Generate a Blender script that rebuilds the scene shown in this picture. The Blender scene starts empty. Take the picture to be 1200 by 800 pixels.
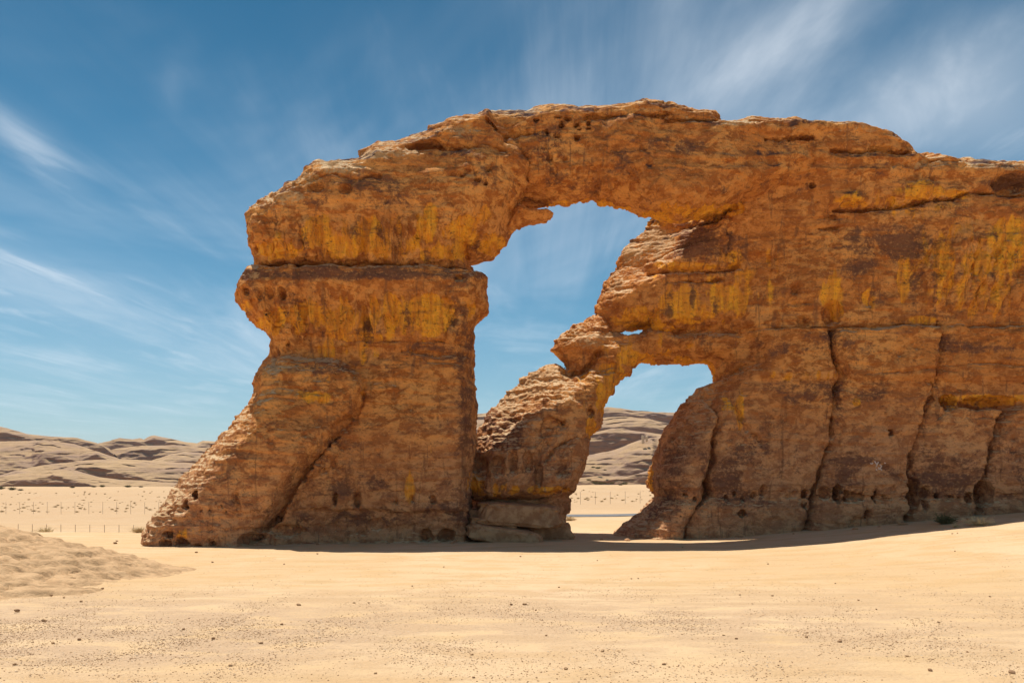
import bpy, bmesh, math, random
import numpy as np
import openvdb

random.seed(7)
RNG = np.random.default_rng(11)
F = 933.3            # focal length in pixels of a 1200-wide frame (28 mm on 36 mm film)
HZ = 568.0           # row of the horizon
CAMH = 1.7
HAZE = .00011
scene = bpy.context.scene
col = scene.collection

# ------------------------------------------------------------------ helpers
def tag(o, label=None, cat=None, group=None, kind=None):
    if label: o['label'] = label
    if cat: o['category'] = cat
    if group: o['group'] = group
    if kind: o['kind'] = kind
    return o

def mesh_obj(name, verts, faces, mat=None, parent=None, smooth=True):
    me = bpy.data.meshes.new(name)
    verts = np.asarray(verts, dtype=np.float32)
    faces = np.asarray(faces, dtype=np.int32)
    if faces.ndim == 2:
        n, k = faces.shape
        me.vertices.add(len(verts)); me.vertices.foreach_set('co', verts.ravel())
        me.loops.add(n * k); me.loops.foreach_set('vertex_index', faces.ravel())
        me.polygons.add(n)
        me.polygons.foreach_set('loop_start', np.arange(0, n * k, k, dtype=np.int32))
        me.polygons.foreach_set('use_smooth', np.full(n, smooth))
        me.update(calc_edges=True)
    o = bpy.data.objects.new(name, me)
    col.objects.link(o)
    if mat: me.materials.append(mat)
    if parent: o.parent = parent
    return o

def _hash(ix, iy, iz, seed):
    h = (ix.astype(np.uint32) * np.uint32(374761393) + iy.astype(np.uint32) * np.uint32(668265263)
         + iz.astype(np.uint32) * np.uint32(2147483647 - 58) + np.uint32(seed * 974711 & 0xffffffff))
    h = (h ^ (h >> np.uint32(13))) * np.uint32(1274126177)
    h = (h ^ (h >> np.uint32(16))) * np.uint32(2246822519)
    return h ^ (h >> np.uint32(15))

def vnoise(x, y, z, seed=0):
    """gradient noise, about -1..1"""
    x = np.asarray(x, np.float32); y = np.asarray(y, np.float32); z = np.asarray(z, np.float32)
    x, y, z = np.broadcast_arrays(x, y, z)
    x0 = np.floor(x); y0 = np.floor(y); z0 = np.floor(z)
    fx = x - x0; fy = y - y0; fz = z - z0
    ix = x0.astype(np.int64); iy = y0.astype(np.int64); iz = z0.astype(np.int64)
    ux = fx * fx * fx * (fx * (fx * 6 - 15) + 10)
    uy = fy * fy * fy * (fy * (fy * 6 - 15) + 10)
    uz = fz * fz * fz * (fz * (fz * 6 - 15) + 10)
    def g(dx, dy, dz):
        h = _hash(ix + dx, iy + dy, iz + dz, seed)
        gx = (h & np.uint32(1023)).astype(np.float32) / 511.5 - 1
        gy = ((h >> np.uint32(10)) & np.uint32(1023)).astype(np.float32) / 511.5 - 1
        gz = ((h >> np.uint32(20)) & np.uint32(1023)).astype(np.float32) / 511.5 - 1
        return gx * (fx - dx) + gy * (fy - dy) + gz * (fz - dz)
    a = g(0,0,0); a = a + ux * (g(1,0,0) - a)
    b = g(0,1,0); b = b + ux * (g(1,1,0) - b)
    a = a + uy * (b - a)
    c = g(0,0,1); c = c + ux * (g(1,0,1) - c)
    d = g(0,1,1); d = d + ux * (g(1,1,1) - d)
    c = c + uy * (d - c)
    return a + uz * (c - a)

def fbm(x, y, z, oct=4, seed=0, gain=.5, ridged=False):
    s = 0; a = 1.0; f = 1.0
    for i in range(oct):
        n = vnoise(x * f, y * f, z * f, seed + i * 17)
        if ridged: n = .5 - np.abs(n) * 2
        s = s + a * n; a *= gain; f *= 2.03
    return s

def cells(x, y, z, seed=0):
    """distance to the nearest jittered lattice point"""
    x0 = np.floor(x).astype(np.int64); y0 = np.floor(y).astype(np.int64); z0 = np.floor(z).astype(np.int64)
    best = np.full(np.shape(x), 9., np.float32)
    for dx in (-1, 0, 1):
        for dy in (-1, 0, 1):
            for dz in (-1, 0, 1):
                h = _hash(x0 + dx, y0 + dy, z0 + dz, seed)
                px = x0 + dx + (h & np.uint32(1023)).astype(np.float32) / 1023.
                py = y0 + dy + ((h >> np.uint32(10)) & np.uint32(1023)).astype(np.float32) / 1023.
                pz = z0 + dz + ((h >> np.uint32(20)) & np.uint32(1023)).astype(np.float32) / 1023.
                d = (px - x) ** 2 + (py - y) ** 2 + (pz - z) ** 2
                best = np.minimum(best, d)
    return np.sqrt(best)

def sstep(a, b, x):
    t = np.clip((x - a) / (b - a), 0, 1)
    return t * t * (3 - 2 * t)

# ------------------------------------------------------------------ materials
class NT:
    def __init__(self, name):
        self.m = bpy.data.materials.new(name); self.m.use_nodes = True
        self.t = self.m.node_tree; self.t.nodes.clear()
        self.out = self.n('ShaderNodeOutputMaterial')
        self.b = self.n('ShaderNodeBsdfPrincipled')
        self.b.inputs['Specular IOR Level'].default_value = .12
        self.b.inputs['Roughness'].default_value = .95
        self.l(self.b.outputs[0], self.out.inputs[0])
    def n(self, k, **kw):
        x = self.t.nodes.new(k)
        for a, v in kw.items(): setattr(x, a, v)
        return x
    def l(self, a, b): self.t.links.new(a, b)
    def coord(self, scale=(1,1,1), warp=None):
        g = self.n('ShaderNodeNewGeometry')
        m = self.n('ShaderNodeMapping'); m.inputs['Scale'].default_value = scale
        self.l(g.outputs['Position'], m.inputs['Vector'])
        return m.outputs[0]
    def noise(self, scale=(1,1,1), s=1.0, detail=6, rough=.55, dist=0.0, w=None):
        x = self.n('ShaderNodeTexNoise')
        x.inputs['Scale'].default_value = s; x.inputs['Detail'].default_value = detail
        x.inputs['Roughness'].default_value = rough; x.inputs['Distortion'].default_value = dist
        self.l(self.coord(scale), x.inputs['Vector'])
        return x.outputs['Fac']
    def voro(self, scale=(1,1,1), s=1.0, feature='F1'):
        x = self.n('ShaderNodeTexVoronoi', feature=feature)
        x.inputs['Scale'].default_value = s
        self.l(self.coord(scale), x.inputs['Vector'])
        return x.outputs['Distance']
    def ramp(self, fac, lo, hi, a=0.0, b=1.0):
        x = self.n('ShaderNodeMapRange', interpolation_type='SMOOTHSTEP')
        x.inputs['From Min'].default_value = lo; x.inputs['From Max'].default_value = hi
        x.inputs['To Min'].default_value = a; x.inputs['To Max'].default_value = b
        self.l(fac, x.inputs['Value']); return x.outputs[0]
    def math(self, op, a, b=None):
        x = self.n('ShaderNodeMath', operation=op)
        for i, v in enumerate((a, b)):
            if v is None: continue
            if isinstance(v, (int, float)): x.inputs[i].default_value = v
            else: self.l(v, x.inputs[i])
        return x.outputs[0]
    def mix(self, fac, a, b, blend='MIX'):
        x = self.n('ShaderNodeMix', data_type='RGBA', blend_type=blend)
        if isinstance(fac, (int, float)): x.inputs[0].default_value = fac
        else: self.l(fac, x.inputs[0])
        for i, v in ((6, a), (7, b)):
            if isinstance(v, tuple): x.inputs[i].default_value = (*v, 1)
            else: self.l(v, x.inputs[i])
        return x.outputs[2]
    def attr(self, name):
        x = self.n('ShaderNodeAttribute'); x.attribute_name = name; return x
    def upness(self, lo, hi):
        g = self.n('ShaderNodeNewGeometry'); s = self.n('ShaderNodeSeparateXYZ')
        self.l(g.outputs['Normal'], s.inputs[0]); return self.ramp(s.outputs[2], lo, hi)
    def bump(self, h, dist, strength=1.0, normal=None):
        x = self.n('ShaderNodeBump'); x.inputs['Distance'].default_value = dist
        x.inputs['Strength'].default_value = strength
        self.l(h, x.inputs['Height'])
        if normal: self.l(normal, x.inputs['Normal'])
        return x.outputs[0]
    def done(self, colour, normal=None):
        if isinstance(colour, tuple): self.b.inputs['Base Color'].default_value = (*colour, 1)
        else: self.l(colour, self.b.inputs['Base Color'])
        if normal: self.l(normal, self.b.inputs['Normal'])
        return self.m

def rock_material():
    t = NT('sandstone')
    st = t.attr('stain_light'); sep = t.n('ShaderNodeSeparateColor'); t.l(st.outputs['Color'], sep.inputs[0])
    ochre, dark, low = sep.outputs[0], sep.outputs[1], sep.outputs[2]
    big = t.noise((1,1,1), .55, 5, .6, .6)
    mid = t.noise((1,1,1.6), 2.2, 8, .68, .4)
    fine = t.noise((1,1,1.3), 11., 6, .7)
    strata = t.noise((.45,.45,4.0), 1.3, 4, .55, .5)
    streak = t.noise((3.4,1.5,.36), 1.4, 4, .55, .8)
    patchy = t.noise((1,1,1.2), 1.1, 9, .72, .8)
    c = t.mix(t.ramp(big, .40, .60), (.63,.255,.070), (.78,.365,.112))
    c = t.mix(t.ramp(mid, .44, .58), c, (.43,.150,.040))
    lowc = t.mix(t.ramp(mid, .42, .58), (.62,.335,.175), (.43,.200,.100))
    c = t.mix(t.math('MULTIPLY', low, .85), c, lowc)
    # ochre
    oc = t.mix(t.ramp(streak, .38, .60), (.95,.46,.045), (.76,.31,.045))
    ob = t.math('ADD', t.math('MULTIPLY', t.math('SUBTRACT', streak, .5), 2.6), t.math('MULTIPLY', t.math('SUBTRACT', patchy, .5), 2.2))
    om = t.math('ADD', t.math('MULTIPLY', ochre, 1.5), t.math('MULTIPLY', ob, .55))
    c = t.mix(t.ramp(om, .45, 1.25, 0, .92), c, oc)
    # desert varnish; the dark mask also paints shade into flutes and a recess
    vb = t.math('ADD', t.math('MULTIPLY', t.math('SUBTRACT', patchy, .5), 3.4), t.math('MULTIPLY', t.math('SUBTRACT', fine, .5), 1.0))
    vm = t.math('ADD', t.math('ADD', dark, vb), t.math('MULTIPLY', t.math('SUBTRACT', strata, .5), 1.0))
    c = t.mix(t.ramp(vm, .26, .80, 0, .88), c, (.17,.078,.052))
    # streaks of dark wash running down, deepened to stand in for flute shade
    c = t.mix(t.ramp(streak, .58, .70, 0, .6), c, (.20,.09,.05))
    # dark and pale speckles
    c = t.mix(t.ramp(fine, .56, .66, 0, .6), c, (.20,.080,.042))
    c = t.mix(t.ramp(fine, .44, .33, 0, .45), c, (.85,.45,.17))
    # bedding
    c = t.mix(t.ramp(strata, .57, .70, 0, .4), c, (.28,.12,.065))
    # bleached crust and dust on what faces up; painted patches also brighten the sunlit slopes
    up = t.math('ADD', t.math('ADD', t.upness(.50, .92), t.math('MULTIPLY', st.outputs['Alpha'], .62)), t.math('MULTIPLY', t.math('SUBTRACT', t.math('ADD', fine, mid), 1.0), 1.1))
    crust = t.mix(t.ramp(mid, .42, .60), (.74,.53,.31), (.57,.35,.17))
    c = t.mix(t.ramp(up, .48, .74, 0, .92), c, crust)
    cap = t.attr('cap')
    c = t.mix(t.math('MULTIPLY', cap.outputs['Fac'], t.ramp(mid, .40, .58)), c, (.12,.065,.055))
    h1 = t.math('ADD', fine, t.math('MULTIPLY', mid, 1.5))
    pits = t.voro((1,1,1), 7.0)
    h2 = t.math('ADD', h1, t.math('MULTIPLY', t.ramp(pits, .05, .35), .5))
    h3 = t.math('ADD', h2, t.math('MULTIPLY', strata, .8))
    nrm = t.bump(h3, .065, 1.0)
    grain = t.noise((1,1,1), 60., 3, .6)
    nrm = t.bump(grain, .008, .7, nrm)
    return t.done(c, nrm)

def slick_material():
    t = NT('slickrock')
    big = t.noise((1,1,1), .012, 5, .6); mid = t.noise((1,1,3), .09, 6, .65); st = t.noise((.08,.08,2.2), .35, 5, .6, .2)
    c = t.mix(t.ramp(big, .35, .65), (.385,.245,.135), (.47,.31,.17))
    c = t.mix(t.ramp(mid, .45, .65), c, (.36,.235,.155))
    c = t.mix(t.ramp(st, .54, .66, 0, .55), c, (.27,.17,.125))
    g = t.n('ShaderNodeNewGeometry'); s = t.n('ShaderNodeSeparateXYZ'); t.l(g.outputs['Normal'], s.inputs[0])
    c = t.mix(t.ramp(s.outputs[2], .75, .35, 0, .75), c, (.25,.145,.115))  # steep scarps darkened in the colour to deepen their shade
    return t.done(c, t.bump(t.math('ADD', mid, t.math('MULTIPLY', st, .7)), 1.6, .8))

def sand_material():
    t = NT('sand')
    big = t.noise((1,.6,1), .16, 5, .6, .4); mid = t.noise((.7,1.5,1), 1.3, 6, .6, .3); fine = t.noise((1,1,1), 14., 5, .65)
    grit = t.attr('grit')
    c = t.mix(t.ramp(big, .38, .62), (.640,.430,.232), (.700,.492,.290))
    c = t.mix(t.ramp(mid, .47, .62, 0, .65), c, (.61,.390,.185))
    c = t.mix(t.ramp(fine, .56, .72, 0, .45), c, (.50,.325,.18))
    lines = t.noise((.12,1.6,1), 1.1, 5, .65, .2)
    c = t.mix(t.ramp(lines, .52, .64, 0, .5), c, (.55,.36,.18))
    specks = t.noise((1,.8,1), 42., 2, .5)
    c = t.mix(t.math('MULTIPLY', t.ramp(specks, .66, .74, 0, .6), t.ramp(mid, .35, .6)), c, (.30,.19,.11))
    spots = t.noise((.8,1,1), 30., 4, .7)
    gm = t.math('MULTIPLY', grit.outputs['Fac'], t.ramp(mid, .36, .55))
    c = t.mix(t.math('MULTIPLY', gm, .75), c, (.52,.355,.225))
    c = t.mix(t.math('MULTIPLY', gm, t.ramp(spots, .56, .66, 0, .8)), c, (.27,.17,.12))
    c = t.mix(t.math('MULTIPLY', gm, t.ramp(spots, .40, .32, 0, .6)), c, (.68,.56,.44))
    far = t.attr('far'); tuft = t.noise((1,.35,1), .55, 6, .7)
    c = t.mix(t.math('MULTIPLY', far.outputs['Fac'], .75), c, (.50,.330,.190))
    c = t.mix(t.math('MULTIPLY', far.outputs['Fac'], t.ramp(tuft, .54, .66, 0, .7)), c, (.52,.32,.17))
    h = t.math('ADD', t.math('MULTIPLY', mid, 1.0), t.math('MULTIPLY', fine, .35))
    n = t.bump(h, .09, .8)
    n = t.bump(t.math('ADD', spots, t.math('MULTIPLY', fine, .6)), .012, .8, n)
    return t.done(c, n)

def plain(name, c, c2=None, s=8., d=.02):
    t = NT(name)
    if c2 is None: return t.done(c)
    n = t.noise((1,1,1), s, 6, .65)
    return t.done(t.mix(t.ramp(n, .38, .62), c, c2), t.bump(n, d, .8))

M = dict(rock=rock_material(), slick=slick_material(), sand=sand_material(),
         slab=plain('slab_stone', (.50,.285,.145), (.34,.165,.08), 3.5, .06),
         outcrop=plain('outcrop_stone', (.58,.375,.205), (.42,.265,.14), 3.0, .12),
         stone=plain('dark_stone', (.27,.155,.085), (.50,.32,.175), 22., .01),
         pale=plain('pale_stone', (.68,.53,.37), (.55,.40,.26), 15., .01),
         asphalt=plain('asphalt', (.16,.155,.155), (.21,.20,.19), 2., .01),
         metal=plain('fence_steel', (.55,.44,.32)),
         paint=plain('white_paint', (.62,.50,.44)),
         leaf=plain('desert_leaf', (.115,.105,.045), (.17,.14,.06), 9., .01),
         dry=plain('dry_twig', (.42,.29,.14), (.55,.40,.20), 9., .01),
         straw=plain('dry_grass', (.66,.54,.33), (.55,.42,.22), 9., .01))

# ------------------------------------------------------------------ pixels to metres (to lay out what the photo shows at its own distance)
def at(u, v, D): return ((u - 600.) / F * D, D, CAMH + (HZ - v) / F * D)

class Field:
    """smooth map over the frame from a few control values"""
    def __init__(self, pts, p=3.0, soft=18.):
        a = np.array(pts, np.float64); self.u, self.v, self.w = a[:,0], a[:,1], a[:,2]; self.p, self.soft = p, soft
    def __call__(self, u, v):
        num = 0; den = 0
        for a, b, c in zip(self.u, self.v, self.w):
            k = ((u - a) ** 2 + (v - b) ** 2 + self.soft ** 2) ** (-self.p / 2)
            num = num + k * c; den = den + k
        return num / den

def polydist(px, pz, poly, closed=True, signed=True):
    """distance to a polyline; inside of a closed one is positive"""
    best = np.full(px.shape, 1e9, np.float32); inside = np.zeros(px.shape, bool)
    n = len(poly)
    for i in range(n if closed else n - 1):
        x1, y1 = poly[i]; x2, y2 = poly[(i + 1) % n]
        dx, dy = x2 - x1, y2 - y1; L = dx * dx + dy * dy + 1e-12
        t = np.clip(((px - x1) * dx + (pz - y1) * dy) / L, 0, 1)
        best = np.minimum(best, (px - x1 - t * dx) ** 2 + (pz - y1 - t * dy) ** 2)
        if signed and y1 != y2:
            c = ((y1 > pz) != (y2 > pz)) & (px < (x2 - x1) * (pz - y1) / (y2 - y1) + x1)
            inside ^= c
    d = np.sqrt(best)
    return np.where(inside, d, -d) if signed else d

# ------------------------------------------------------------------ ground height
def gh(x, y):
    x = np.asarray(x, float); y = np.asarray(y, float)
    x = np.minimum(x, 26.)
    h = .078 * np.logaddexp(0, (x - 6.3) * 1.6) / 1.6 * sstep(9, 19, y) * (1 - .85 * sstep(30, 60, y)) * 1.15
    dip = sstep(26, 50, y) * (1 - sstep(110, 170, y))
    h = h - dip * (1.05 * sstep(4, -12, x) + .25)
    h = h + sstep(120, 190, y) * 1.6 + sstep(190, 600, y) * 4.0
    h = h + .9 * np.exp(-(((x + 9.9) / 3.6) ** 2 + ((y - 13.3) / 3.8) ** 2)) * 0
    return h

# ------------------------------------------------------------------ THE ROCK ARCH
# A: left pillar and the dome it carries; B: right mass; C: the fin that bridges them, in front; D: leaning leg and lower arch, behind
DA = Field([(200,630,23.6),(250,600,24.3),(330,550,24.5),(450,620,24.9),(530,620,24.9),(430,450,24.9),(430,370,24.8),(420,330,24.8),(420,300,24.8),(420,250,24.8),(560,230,24.9),(420,200,25.0),(630,255,24.8)])
TA = Field([(200,630,1.2),(250,600,1.7),(330,550,1.9),(450,620,1.6),(530,620,1.6),(430,450,1.6),(430,370,1.8),(420,330,2.1),(420,300,1.9),(420,250,2.3),(560,230,2.2),(590,200,1.9),(420,200,2.2),(620,262,.8),(636,254,.6)])
RA = Field([(180,620,.9),(230,540,1.5),(290,460,1.4),(290,370,.8),(290,280,.7),(310,245,1.0),(340,215,1.5),(400,190,1.5),(470,165,1.4),(540,140,1.1),(600,150,.7),(615,200,.5),(560,340,.6),(556,500,.5),(554,610,.5),(590,285,.9),(635,255,.3)], p=4.)
LA = Field([(180,620,1),(230,540,1),(290,460,1),(290,370,0),(290,280,.1),(300,250,.6),(330,220,1),(400,190,1),(470,165,1),(540,140,.8),(600,150,.2),(560,340,0),(556,500,0),(554,610,0),(590,285,0),(635,255,0)], p=4.)
DB = Field([(760,285,27.4),(720,340,27.3),(800,300,27.2),(800,350,27.2),(860,280,27.0),(950,200,26.4),(950,350,27.2),(1100,300,27.2),(1100,500,28.0),(850,550,27.5),(760,600,27.2),(1300,400,28.0),(950,580,28.0)])
TB = Field([(760,285,1.7),(720,340,1.6),(800,300,1.7),(800,350,1.8),(860,280,2.0),(950,200,2.2),(950,350,2.5),(1100,300,2.6),(1100,500,3.1),(850,550,2.4),(760,600,2.0),(1300,400,3.2),(950,580,3.0)])
RB = Field([(900,145,.5),(1040,155,.8),(1100,185,.8),(1190,195,.9),(770,262,1.9),(735,295,1.9),(715,330,1.5),(703,350,1.0),(700,372,.8),(760,388,.4),(832,440,.5),(810,465,1.2),(775,510,.8),(760,570,.5),(730,615,.8),(900,400,.6)], p=4.)
LB = Field([(900,145,.2),(1040,155,.3),(1100,188,.7),(1190,195,.7),(768,268,1),(735,295,1),(715,330,1),(703,350,.8),(760,388,0),(832,440,0),(810,465,1),(775,510,.5),(760,570,0),(730,615,.5)], p=4.)
DC = Field([(580,190,24.7),(640,180,24.4),(700,190,24.3),(770,220,24.4),(820,200,24.6),(900,190,25.5),(960,190,26.3),(1000,180,26.8)])
TC = Field([(580,190,1.4),(640,180,1.3),(700,190,1.2),(770,220,1.2),(820,200,1.3),(900,190,1.5),(960,190,1.7),(1000,180,1.8)])
RC = Field([(580,130,.6),(640,125,.6),(760,120,.6),(900,145,.5),(1000,150,.6),(640,245,.35),(700,240,.5),(760,258,.6),(820,258,.45),(860,243,.35),(940,225,.3)], p=4.)
LC = Field([(580,130,.4),(640,125,.3),(760,120,.4),(900,145,.3),(1000,150,.3),(640,245,0),(700,240,0),(760,258,0),(820,258,0),(940,225,.3)], p=4.)
Dm2 = Field([(600,560,26.8),(640,480,27.0),(600,620,26.7),(620,450,27.2),(660,400,27.2),(700,400,27.4),(760,405,27.5),(830,415,27.5),(950,410,27.8)])
T2 = Field([(600,560,1.8),(640,480,1.8),(570,520,1.7),(620,450,1.9),(600,620,1.7),(660,400,1.3),(700,400,1.2),(760,405,1.1),(830,415,1.6),(950,410,2.3)])
R2 = Field([(570,500,1.7),(590,465,2.2),(620,445,2.3),(645,430,1.9),(660,390,1.2),(700,378,.9),(760,385,.4),(740,440,.5),(800,427,.4),(710,470,.6),(690,520,.6),(670,570,.6),(664,620,.4),(555,580,.7)], p=4.)

OUT2 = [(548,690),(546,610),(552,594),(549,575),(550,545),(553,520),(559,508),(564,498),(570,486),(580,476),(590,464),(600,455),(610,446),(620,441),(630,435),(636,430),(648,427),
 (656,427.5),(663,432),(661,426),(652,416),(646,411),(650,400),(657,392),(671,381),(680,379),(692,374),(704,370),(716,382),(722,392),(731,395),(745,393.5),(753,391),(765,388),(800,389),(850,388),(950,387),
 (990,392),(1000,420),(980,442),(900,446),(850,446),(838,449),(834.5,444),(832,436),(827,429.5),(816,427.4),(801.5,428),(795,425),(776,422.5),(763,423),(750.5,426),(739,432.7),
 (739,438),(734,441),(726,450),(716,464),(712,474),(706,488),(704,500),(698,508),(692,512),(690.5,530),(687,543),(680,558),(673,572),(666,582),(667,593),(662,604),
 (659,616),(661,625),(665,630),(666,690)]
OUTA = [(168,690),(168,650),(170,641),(169,632),(170,624),(173,618),(180,608),(188,596),(196,580),(202,570),(212,558),(220,549),(230,539),(240,528),(250,517),
 (260,506),(268,499),(280,487),(291,474),(297,460),(296,451),(299,440),(303,432),(308,424),(314,416),(315,408),(315.6,398),(314,394),(310,389),(303,382),(296,376),
 (291,368),(287,363),(280,358),(275,352),(274,344),(277,338),(281,328),(287,320),(292,314.5),(300,311),(301,308.5),(299,306),(297,300),(295,292),(293,284),(292,278),(293,272),
 (294,264),(299,256),(305,248),(312,242),(320,234),(330,226),(340,218),(350,212),(356,204),(366,197),(378,191),(394,187),(410,185),(419,183),(418,177),(425,172),
 (436,167),(450,164.4),(465,165),(481,159.6),(494,156),(505.5,153),(503,147),(519,145),(523.5,141.6),(546,138),(566,135),(577,131.5),(588,138),(597,152),(606,168),(616,182),(620,192),(618,206),(616,226),(612,240),(621,246),(631,246.5),
 (640,244.5),(646,246.5),(646.5,252),(640,261),(617,265),(602,270),(595,275),(594,281),(587,291),(575,301),(557,309),(548,312.2),
 (552,314.5),(562,322),(569,325),(572.5,331),(570.5,350),(569,364),(562,372),(556,380),(554,400),(554.7,419),(558,444),(559,472),(558,503),(558.7,525),(555.6,547),
 (553,569),(551.6,587),(551.6,612),(554,630),(558,637),(560,690)]
OUTB = [(766,256),(776,250),(800,240),(830,200),(860,152),(880,148),(907,146),(955,146),(997,148),(1027,151.5),(1045,158.7),(1061,168),(1066.7,174.7),(1066.7,178.7),(1088,180),(1107,182.7),(1112,185),(1124,186.7),
 (1128,192),(1147,193),(1173,192.5),(1200,191.5),(1240,193),(1280,203),(1310,222),(1335,260),(1350,330),(1358,450),(1362,600),(1362,690),
 (712,690),(712,634),(716,628),(724,618),(739,607),(753,595),(766,581),(760,572),(758,564),(762,549),(767.5,530.6),(771,521),(776,510),(784.5,497.5),(792,485),(799,474),
 (810,464.6),(816,456),(827,453),(838,450),(850,440),(850,415),(838,402),(800,398),(770,396),(758,393),(752,385.5),(737.5,386),(727,388),(718,389),(708,378),(702,368),(700,360),(701,350),(705,340),(706,330),(711,322),
 (720,315),(725,306),(730,295),(745,282.5),(752,276),(759,267.5),(760,261)]
OUTC = [(560,150),(577,131.5),(598,129),(622,129),(636,126),(660,125),(683,126.4),(705,125),(729,123),(731,120.6),(757,119.5),(783,120.6),(798,124),(807,128),(822,130),(837,134),(840,138),(839,141),(841.5,143),(857,144),
 (880,144.2),(907,144.5),(955,146),(1000,149),(1012,175),(1000,205),(960,222),(920,232),(885,240),(858,246),(840,253),(820,258),(795,262.5),(782,263),(766,258.5),(752.5,256),(745,251),(732,245),(720,244.5),(712.5,241.3),(710,243),(698,242),
 (695,237.5),(670,239),(645,240.5),(622.5,242),(600,240),(570,230)]
L2 = Field([(570,500,.8),(620,450,.9),(655,430,.6),(660,390,.8),(700,378,.8),(760,385,.4),(740,440,0),(800,427,0),(710,470,0),(690,520,0),(670,570,0),(664,620,0),(555,580,0)], p=4.)

def round_profile(t, L):
    t = np.clip(t, 0, 1)
    return (1 - L) * np.sqrt(np.clip(1 - (1 - t) ** 2, 0, 1)) + L * (1 - (1 - t) ** 1.25)

def to_xz(pts, Df, Tf, Rf, Lf, feat):
    """the outline is seen where the rounded rim reaches farthest: nearer than mid depth when it faces away from the
    middle of the view, farther when it faces the middle"""
    n = len(pts); A = 0
    for i in range(n):
        (a, b), (c, d) = pts[i], pts[(i + 1) % n]; A += a * d - c * b
    sg = 1 if A > 0 else -1
    fm = feat(np.array([[p[0] for p in pts]], float), np.array([[p[1] for p in pts]], float))[0]
    nrm = []
    for i in range(n):
        a = np.zeros(2)
        for p, q in ((pts[i - 1], pts[i]), (pts[i], pts[(i + 1) % n])):
            e = np.array((q[1] - p[1], p[0] - q[0]), float); a += e / (np.hypot(*e) + 1e-9) * min(np.hypot(*e), 12.)
        nrm.append(sg * a / (np.hypot(*a) + 1e-9))
    nrm = np.array(nrm); out = []
    t = np.linspace(0, 1, 41)
    for (u, v), nn, fe in zip(pts, nrm, fm):
        D = float(Df(u, v)); T = float(Tf(u, v)); R = float(Rf(u, v)); L = float(Lf(u, v))
        c = (u - 600) * nn[0] + (v - HZ) * nn[1]          # px, outward
        near = c > 0
        depth = round_profile(t, L) * (max(T + min(fe, .9), .3) if near else T * 1.05)
        Dk = D - depth if near else D + depth
        gain = -(R * t) * F / Dk + c * (D / Dk - 1)
        k = int(np.argmax(gain)); w = R * t[k]; Dk = Dk[k]
        x = (u - 600) / F * Dk + nn[0] * w; z = CAMH + (HZ - v) / F * Dk - nn[1] * w
        out.append((x, z))
    return out

VX = .028
X0, X1, Z0, Z1, Y0, Y1 = -11.4, 23.4, -.7, 13.1, 20.6, 33.0
gx = np.arange(X0, X1, VX, dtype=np.float32); gz = np.arange(Z0, Z1, VX, dtype=np.float32)
PX, PZ = np.meshgrid(gx, gz, indexing='ij')

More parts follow.
